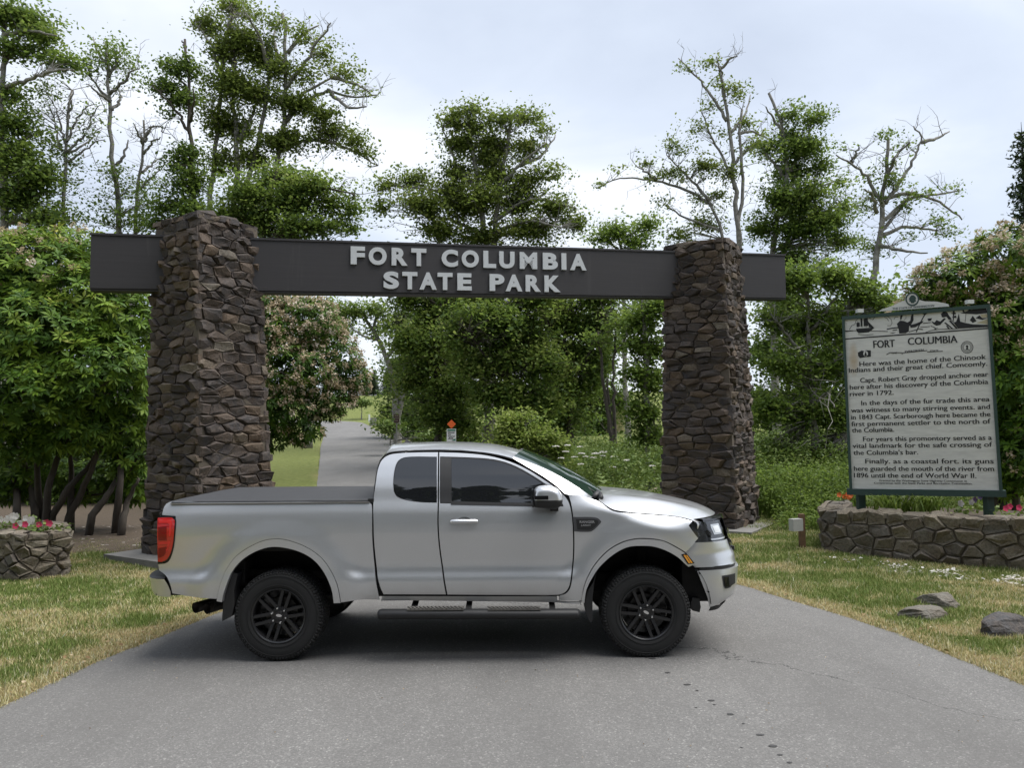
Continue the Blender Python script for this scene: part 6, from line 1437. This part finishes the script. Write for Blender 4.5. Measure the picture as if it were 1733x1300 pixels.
# undergrowth and lawn ----------------------------------------------
def undergrowth(name, label, area, n, hfun, mat, leaf, per, sg, seed, tint=(.1, .8)):
    r = np.random.default_rng(seed); x0, x1, y0, y1 = area; mb = MB()
    x, y = r.uniform(x0, x1, n), r.uniform(y0, y1, n); ok = (x - edgeR(y) > .8) & (np.hypot(x - RPX, y - RPY) > 1.35); x, y = x[ok], y[ok]
    h = hfun(x, y) * r.uniform(.3, 1.0, len(x)); C = np.column_stack([x, y, ground(x, y) + h]); k = r.poisson(per, len(x)); idx = np.repeat(np.arange(len(x)), k)
    ct = r.uniform(*tint, len(x)) * .7 + .3 * fbm(x * .9, y * .9, seed)
    off = r.normal(0, sg, (len(idx), 3)) * [1, 1, .8]; q = C[idx] + off; q[:, 2] = np.maximum(q[:, 2], ground(q[:, 0], q[:, 1]) + .02)
    leaf_quads(mb, q, r, leaf, np.clip(ct[idx] + r.normal(0, .12, len(idx)), 0, 1), .1, .3)
    st = r.choice(len(C), min(len(C), 1500), False)
    for i in st:
        a = C[i] * [1, 1, 0] + [r.normal(0, .08), r.normal(0, .08), float(ground(C[i][0], C[i][1]))]; mb.tube([a, C[i] + r.normal(0, .05, 3)], [.008, .004], 3, .3, cap=False)
    o = put(name, mb, mat); tag(o, label, 'undergrowth', None, 'stuff'); return o
hU = lambda x, y: .35 + .9 * smoothstep(15.5, 19, y) + .25 * (fbm(x * .6, y * .6, 5) - .4)
undergrowth('undergrowth', 'tangled green weeds and brambles covering the bank behind the truck bonnet and right pillar', (-4, 14, 16.2, 27), 9000, hU, m_weed, .085, 16, .14, 94)
undergrowth('tall_weeds', 'tall weeds and long grass between the right pillar and the stone planter', (4.6, 8.6, 14.2, 17.5), 1500, lambda x, y: .25 + .75 * smoothstep(14.3, 16.5, y), m_bright, .06, 14, .10, 95, (.1, .9))
def fern(label, px, py, D, R, n, seed, brown=False):
    r = np.random.default_rng(seed); c = P(px, py, D); z = float(ground(c[0], c[1])); t = thing('fern', label, 'fern', (c[0], c[1], z)); mb = MB()
    for k in range(n):
        az, Ln, lift = r.uniform(0, 6.28), R * r.uniform(.7, 1.1), r.uniform(.6, 1.25); s = np.linspace(0, 1, 9)
        H = np.array([math.cos(az), math.sin(az)]); q = np.column_stack([c[0] + H[0] * Ln * s, c[1] + H[1] * Ln * s, z + Ln * (lift * s * 1.5 - 1.0 * s ** 2)])
        side = np.array([-H[1], H[0], 0]); tn = r.uniform(.35, .95)
        for i in range(1, 9):
            w = .13 * math.sin(math.pi * min(1, i / 9 + .08)) * Ln + .01
            for sg_ in (-1, 1):
                a, c2 = q[i - 1], q[i]; e = (a + c2) / 2 + side * sg_ * w + (c2 - a) * .5 - [0, 0, w * .15]
                mb.add([a, a * .4 + c2 * .6, e], [[0, 1, 2]], tn)
    put('fronds', mb, m_weed if not brown else m_bloom, t)
fern('yellow green sword fern arching up behind the rear end of the truck bonnet', 1035, 826, 16.6, 1.0, 70, 96)
fern('brown withered fern clump close to the left foot of the right pillar', 1082, 822, 16.9, .75, 44, 97, True)
def umbel(label, px, py, D, H, seed, m=7):
    r = np.random.default_rng(seed); c = P(px, py, D); z = float(ground(c[0], c[1])); t = thing('umbel_plant', label, 'wildflower', (c[0], c[1], z), 'white umbel flowers in the undergrowth'); st = MB(); fl_ = MB()
    for k in range(m):
        q = np.array([c[0] + r.normal(0, .28), c[1] + r.normal(0, .25), c[2] + r.normal(0, .10)]); a = np.array([c[0] + r.normal(0, .08), c[1] + r.normal(0, .08), z])
        st.tube([a, (a + q) / 2 + r.normal(0, .04, 3), q], [.009, .006, .003], 4, .4, cap=False); n = 44
        rr = .085 * np.sqrt(r.random(n)); az = r.uniform(0, 6.28, n); C = q + np.column_stack([rr * np.cos(az), rr * np.sin(az), .03 - rr ** 2 * 2.0])
        leaf_quads(fl_, C, r, .038, r.uniform(.4, 1, n), 0, .45)
    put('stalks', st, m_weed, t); put('flower_heads', fl_, m_petal, t)
umbel('broad patch of white umbel flowers in the undergrowth just left of the right pillar', 1003, 772, 19.0, 1.2, 98, 11)
umbel('sparse white umbel flowers close behind the windscreen of the truck', 955, 766, 18.6, 1.2, 99, 5)
umbel('few white umbel flowers high in the weeds at the right pillar', 1085, 786, 18.2, 1.1, 100, 4)
def flowers(label, px, py, D, seed, col, group, n=5):
    r = np.random.default_rng(seed); c = P(px, py, D); t = thing('bedding_flower', label, 'flower', tuple(c - [0, 0, .12]), group); fo = MB(); bl = MB()
    leaf_quads(fo, c + r.normal(0, 1, (70, 3)) * [.11, .09, .05] - [0, 0, .06], r, .07, r.uniform(.2, .8, 70), 0, .35)
    for k in range(n):
        q = c + r.normal(0, 1, 3) * [.09, .05, .03] + [0, -.12, .05]
        for j in range(5):
            a = 2 * math.pi * j / 5; d = np.array([math.cos(a), -.25, math.sin(a)]); w = np.array([-math.sin(a), 0, math.cos(a)]) * .026
            bl.add([q, q + d * .029 - w * 1.1, q + d * .053, q + d * .029 + w * 1.1], [[0, 1, 2, 3]], r.uniform(.3, 1))
    put('foliage', fo, m_weed, t); put('blossom', bl, col, t)
m_pink = plain('pink_petal', (.62, .05, .13), .6); m_viol = plain('violet_petal', (.34, .24, .55), .6); m_orange = plain('orange_petal', (.70, .16, .04), .6)
for i, (px, py, D, col, n, lab) in enumerate([(12, 884, 11.5, m_petal, 6, 'white bedding flowers at the left end of the left planter'), (38, 880, 11.6, m_petal, 6, 'tallest white bedding flowers in the left planter'), (66, 886, 11.6, m_petal, 4, 'small white bedding flowers in the middle of the left planter'), (100, 890, 11.6, m_pink, 3, 'pink bedding flower at the right rim of the left planter'), (52, 893, 11.3, m_pink, 2, 'low dark pink bedding flower at the front rim of the left planter'),
                                               (1532, 852, 12.6, m_petal, 7, 'white bedding flowers below the left half of the sign board'), (1650, 852, 12.2, m_viol, 3, 'violet bedding flowers close to the right post of the sign'), (1622, 856, 12.2, m_petal, 3, 'small white flower left of the violet flowers'), (1702, 864, 11.7, m_pink, 3, 'pink bedding flower right of the right sign post'), (1424, 842, 14.6, m_orange, 6, 'orange day lily flowers left of the left sign post')]):
    flowers(lab, px, py, D, 110 + i, col, 'bedding flowers', n)
def strap(label, px, py, D, wpx, n, seed):
    r = np.random.default_rng(seed); c = P(px, py, D); t = thing('day_lily', label, 'plant', tuple(c), None); mb = MB(); W_ = wpx * D / FPX
    for k in range(n):
        b0 = c + [r.uniform(-W_, W_), r.normal(0, .15), 0]; az, Ln = r.uniform(0, 6.28), r.uniform(.30, .55); s = np.linspace(0, 1, 5); d = np.array([math.cos(az), math.sin(az), 0])
        q = b0 + d * (s ** 1.6)[:, None] * Ln * .6 + np.array([0, 0, 1]) * (s - .45 * s ** 2.5)[:, None] * Ln; w = np.array([-d[1], d[0], 0]) * .011
        mb.grid(np.stack([q - w * (1 - s[:, None] ** 3), q + w * (1 - s[:, None] ** 3)], 1), r.uniform(.3, .95))
    put('strap_leaves', mb, m_bright, t)
strap('low clump of pale green strap leaves in the planter under the sign board', 1535, 866, 12.35, 52, 300, 121)

# bare soil and leaf litter under the rhododendron
bx_, by_ = np.meshgrid(np.linspace(-14, -5.75, 40), np.linspace(13.0, 22, 40), indexing='ij'); mb = MB()
ins = by_ - 13.0 > .25 * (fbm(bx_ * 1.5, by_ * .1, 41) - .3)
mb.grid(np.stack([bx_, by_, ground(bx_, by_) + np.where(ins, .03, -.06)], -1)); o = put('mulch_bed', mb, plain('leaf_litter', (.075, .055, .036), .95, var=.55, scale=16, bump=.02), smooth=True); o['kind'] = 'structure'
# short grass: single blades, more straw coloured where the lawn is dry
def lawn(name, label, x0, x1, y0, y1, n, seed, side, hh=(.018, .05)):
    r = np.random.default_rng(seed); y = y0 + (y1 - y0) * r.random(n) ** 1.35; x = r.uniform(x0, x1, n)
    d = (edgeL(y) - x) if side < 0 else (x - edgeR(y)); ok = d > -.06 + .05 * r.random(n)
    x, y, d = x[ok], y[ok], d[ok]; z = ground(x, y); n = len(x); dr = dryness(x, y)
    h = r.uniform(*hh, n) * (1.1 - .35 * dr) * (1 + .5 * (fbm(x * 2, y * 2, 9) > .6)); az = r.uniform(0, 6.28, n); lean = r.normal(0, .7, n) * h
    w = r.uniform(.0025, .005, n) * (1 + (y - 5) * .06); dx, dy = np.cos(az), np.sin(az)
    V = np.stack([np.column_stack([x - dx * w, y - dy * w, z - .004]), np.column_stack([x + dx * w, y + dy * w, z - .004]), np.column_stack([x - dy * lean, y + dx * lean, z + h])], 1).reshape(-1, 3)
    tn = np.clip(.12 + r.normal(0, .10, n) + np.where(r.random(n) < dr * 1.05, .5 + .25 * r.random(n), .12 * r.random(n)), 0, 1)
    mb = MB(); mb.add(V, np.arange(n * 3).reshape(n, 3), np.repeat(tn, 3)); o = put(name, mb, m_blade); tag(o, label, 'grass', None, 'stuff')
lawn('grass', 'short patchy green and straw coloured lawn left of the drive in front of the planter', -9.6, -2.9, 5.2, 14.5, 230000, 131, -1)
lawn('grass', 'short patchy lawn with dry edges right of the drive before the stone wall', 2.1, 8.2, 5.6, 15.5, 230000, 132, 1)
def scatter(name, label, cat, area, n, mat, size, seed, side, cond=None, flat=True):
    r = np.random.default_rng(seed); x, y = r.uniform(area[0], area[1], n), r.uniform(area[2], area[3], n)
    if cond is not None: k = cond(x, y, r); x, y = x[k], y[k]
    n = len(x); z = ground(x, y) if side else road_z(x, y); mb = MB(); C = np.column_stack([x, y, z + (.022 if side else .006)])
    d = unit(r.normal(size=(n, 3)) * [1, 1, .25]); w = unit(np.cross(d, [0, 0, 1.0] + r.normal(0, .25, (n, 3)))); s = (size * r.uniform(.5, 1.3, n))[:, None]
    V = np.stack([C - d * s / 2, C + w * s * .35 + [0, 0, .004], C + d * s / 2, C - w * s * .35 + [0, 0, .004]], 1).reshape(-1, 3)
    mb.add(V, np.arange(4 * n).reshape(n, 4), np.repeat(r.random(n), 4)); o = put(name, mb, mat); tag(o, label, cat, None, 'stuff')
scatter('fallen_petals', 'white fallen blossom petals strewn on the grass in front of the stone wall', 'petals', (4.2, 8.2, 9.4, 12.4), 16000, m_petal, .06, 133, 1, lambda x, y, r: (np.abs((y - (12.05 - .62 * (x - 4.6))) + .42 + .25 * (fbm(x * 1.3, y * .2, 6) - .5)) < .07 + .5 * r.random(len(x)) ** 2.2) & (r.random(len(x)) < smoothstep(4.2, 6.8, x) * .42 * (fbm(x * 4, y * 4, 4) > .47)))
m_dleaf = leaf_mat('dead_leaf', [(0, (.10, .05, .025)), (.5, (.26, .17, .09)), (1, (.50, .42, .30))], .8, .1)
scatter('dead_leaves', 'small dead leaves caught in the dry grass along both edges of the drive', 'leaves', (-4.6, 5.2, 5.4, 11), 900, m_dleaf, .045, 134, 1, lambda x, y, r: ((edgeL(y) - x > 0) & (edgeL(y) - x < .5)) | ((x - edgeR(y) > 0) & (x - edgeR(y) < .5)))
scatter('road_debris', 'tiny pale specks and leaf crumbs lying on the asphalt', 'debris', (-3.6, 3.9, 4.3, 9), 160, m_dleaf, .014, 135, 0)
r = np.random.default_rng(136); mb = MB(); n = 1500
x, y = r.uniform(-9.2, -5.9, n), r.uniform(12.7, 16.4, n); k = (np.hypot(x - LPX, y - LPY) > 1.4) & ~((x < -6.3) & (y < 13.7)); x, y = x[k], y[k]
for q in zip(x, y):
    s = r.uniform(.02, .06); mb.box((q[0], q[1], float(ground(*q)) + s * .25), (s * 1.5, s, s * .6), Matrix.Rotation(r.uniform(0, 3), 3, 'Z') @ Matrix.Rotation(r.normal(0, .3), 3, 'X'), r.random(), .6)
m_chip = leaf_mat('stone_chip', [(0, (.06, .045, .035)), (.5, (.20, .17, .14)), (1, (.52, .48, .44))], .9, 0)
tag(put('stone_chips', mb, m_chip), 'pale stone chips and bark mulch under the big rhododendron', 'mulch', None, 'stuff')
# dark drip spots on the asphalt
m_oil = plain('oil_spot', (.040, .039, .038), .55)
def blot(mb, px, py, a, b_):
    d = CR @ np.array([(px - CX) / FPX, -(py - CY) / FPX, -1.0]); t = -CAMZ / d[2]; c = d * t; n = 14
    an = np.linspace(0, 2 * np.pi, n, endpoint=False); rr = 1 + .3 * (vnoise(an * 2 + px, py, 8) - .5)
    X_, Y_ = c[0] + a * rr * np.cos(an), c[1] + b_ * rr * np.sin(an); mb.add(np.column_stack([X_, Y_, road_z(X_, Y_) + .0035]), [list(range(n))])
mb = MB()
for px, py, a, b_ in [(1104, 1117, .03, .012), (1094, 1116, .012, .006), (1130, 1141, .022, .016), (1163, 1161, .028, .016), (1180, 1171, .014, .008), (1204, 1188, .026, .016), (1209, 1195, .012, .008), (1236, 1211, .026, .020), (1258, 1227, .010, .008), (1286, 1246, .028, .014), (1308, 1265, .028, .020), (1320, 1280, .018, .010), (1178, 1200, .010, .006), (1336, 1293, .016, .010), (1255, 1268, .01, .007)]: blot(mb, px, py, a, b_)
tag(put('drip_stains', mb, m_oil), 'line of small dark drip stains on the asphalt in front of the truck', 'stain', None, 'stuff')

# small signs and far things -----------------------------------------
def post_sign(name, label, px, py0, py1, wpx, D, col, pole, cat='sign'):
    c, e = P(px, py1, D), P(px, py0, D); z = float(ground(c[0], c[1])); t = thing(name, label, cat, (c[0], c[1], z)); k = D / FPX
    mb = MB(); mb.box((c[0], c[1] + .05, (z + e[2]) / 2), (.06, .05, e[2] - z)); put('post', mb, pole, t)
    mb = MB(); mb.box((c[0], c[1], (c[2] + e[2]) / 2), (wpx * k, .03, e[2] - c[2])); put('panel', mb, col, t); return t, k
m_signw = plain('notice_white', (.72, .73, .72), .5); m_brown = plain('park_brown', (.060, .028, .022), .6); m_dgreen = plain('notice_green', (.02, .16, .10), .5)
D = 20.5; t, k = post_sign('notice_sign', 'white park notice sign with green header on a post behind the truck roof', 764, 726, 750.5, 15.5, D, m_signw, m_steel)
def strip(t, name, x0, y0, x1, y1, D, mat, off=.02):
    a, c_ = P(x0, y1, D), P(x1, y0, D); mb = MB(); mb.box(((a[0] + c_[0]) / 2, D - off, (a[2] + c_[2]) / 2), (c_[0] - a[0], .008, c_[2] - a[2])); return put(name, mb, mat, t)
strip(t, 'header', 757.5, 727, 771, 729.5, D, m_dgreen)
for s_, y, x1 in (('Discover', 733.2, 769.5), ('Pass', 736.4, 763.5), ('Required', 739.6, 769.5)):
    mb = MB(); place_text(mb, s_, P(758.4, y, D - .02), P(x1, y, D - .02), (0, 0, 1), (0, -1, 0), .036, bold=.03); put('lettering', mb, m_ink, t)
mb = MB(); mb.add([P(x, y, D - .022) for x, y in ((758, 743), (760.5, 740.8), (763, 742), (765.5, 740.8), (768, 743))], [[0, 1, 2, 3, 4]]); put('mountain_mark', mb, m_ink, t)
mb = MB(); mb.add([P(x, y, D - .022) for x, y in ((764, 746), (768, 743.6), (771, 742.5), (771, 746))], [[0, 1, 2, 3]]); put('green_corner', mb, m_dgreen, t)
mb = MB(); place_text(mb, 'FEE AREA', P(758.6, 749.6, D - .02), P(769.6, 749.6, D - .02), (0, 0, 1), (0, -1, 0), .034, bold=.02); put('lettering', mb, m_ink, t)
mb = MB(); q = [P(x, y, D - .01) for x, y in ((764, 710.5), (771.5, 718), (764, 725.6), (756.5, 718))]; mb.add(np.concatenate([q, np.array(q) + [0, .02, 0]]), [[0, 3, 2, 1], [4, 5, 6, 7], [0, 1, 5, 4], [1, 2, 6, 5], [2, 3, 7, 6], [3, 0, 4, 7]]); put('warning_diamond', mb, plain('sign_orange', (.75, .13, .025), .5), t)
t, k = post_sign('direction_sign', 'small dark brown park sign with white lines at the right edge of the drive', 671, 701, 716, 9.5, 36, m_brown, m_steel)
for y, x1 in ((704, 674.5), (707.5, 675), (711.5, 673.5)): strip(t, 'text_bar', 667.8, y, x1, y + .9, 36, plain('sign_cream', (.30, .26, .22), .6))
c = P(625, 696, 82); z = float(ground(c[0], c[1])); t = thing('marker_post', 'short white marker post on the grassy slope beyond the drive', 'post', (c[0], c[1], z)); mb = MB(); mb.box((c[0], c[1], z + .35), (.18, .12, .9), taper=.85); put('post', mb, m_signw, t)
c = P(632, 708, 74); z = float(ground(c[0], c[1])); t = thing('stone_marker', 'small grey stone marker at the outer bend of the drive', 'marker', (c[0], c[1], z)); mb = MB(); mb.box((c[0], c[1], z + .3), (.75, .4, .9), taper=.7); put('marker_stone', mb, m_conc, t)
# the house glimpsed through the trunks
D = 62; hA, hB = P(1000, 712, D), P(1056, 712, D); zt = P(1050, 688, D)[2]; zg = float(ground(hB[0], hB[1])); t = thing('yellow_house', 'pale yellow house half hidden by the thin trunks beside the right pillar', 'house', (hB[0], hB[1], zg))
m_yel = plain('yellow_siding', (.56, .47, .27), .8, var=.05); m_roof = plain('house_roof', (.16, .13, .11), .9)
w_ = hB[0] - P(1018, 712, D)[0]; x0 = hB[0] - 2 * w_; mx_ = hB[0] - w_; zr = P(1040, 676, D)[2]
V = np.array([[x0, D, zg], [hB[0], D, zg], [hB[0], D, zt], [mx_, D, zr], [x0, D, zt]]); V = np.concatenate([V, V + [0, 9, 0]])
mb = MB(); mb.add(V, [[0, 1, 2, 3, 4], [9, 8, 7, 6, 5], [1, 6, 7, 2], [0, 4, 9, 5]]); put('wall', mb, m_yel, t)
for sx2, nm in ((1, 'roof_slope'), (-1, 'roof_slope')):
    e = np.array([mx_ + sx2 * (w_ + .35), D - .4, zt - (zr - zt) * .35 / w_ + .06]); a = np.array([mx_, D - .4, zr + .06]); mb = MB(); Q = np.array([a, e, e + [0, 9.8, 0], a + [0, 9.8, 0]]); mb.add(np.concatenate([Q, Q + [0, 0, .16]]), [[0, 1, 5, 4], [1, 2, 6, 5], [2, 3, 7, 6], [4, 5, 6, 7], [3, 2, 1, 0], [3, 0, 4, 7]]); put(nm, mb, m_roof, t)
for sx2 in (1, -1):
    mb = MB(); mb.bar([mx_, D - .42, zr + .10], [mx_ + sx2 * (w_ + .36), D - .42, zt - (zr - zt) * .36 / w_ + .10], .06, .28); put('barge_board', mb, m_signw, t)
mb = MB(); mb.box((mx_ + .3, D - .02, (zg + zt) / 2 + .3), (1.1, .06, 1.2)); put('window', mb, m_glass, t)

# the wood on the photographer's side of the road, mirrored in the side glass of the truck
r = np.random.default_rng(140); mb = MB()
for k in range(30):
    x, y, H = -32 + k * 2.2 + r.normal(0, .6), -10.5 + r.normal(0, 1.2), r.uniform(12.5, 18.5); n = 1300
    z = r.random(n) ** .8; R = (1 - z) ** .7 * 2.6 + .2; az = r.uniform(0, 6.28, n); q = np.sqrt(r.random(n)) * R
    leaf_quads(mb, np.column_stack([x + q * np.cos(az), y + q * np.sin(az), .6 + z * H]), r, .75, r.random(n), .4, .3); mb.tube([[x, y, -.2], [x, y, H]], [.25, .05], 6, .2)
tag(put('tree_line', mb, m_conif), 'dark line of conifers across the road behind the viewer', 'tree line', None, 'stuff')
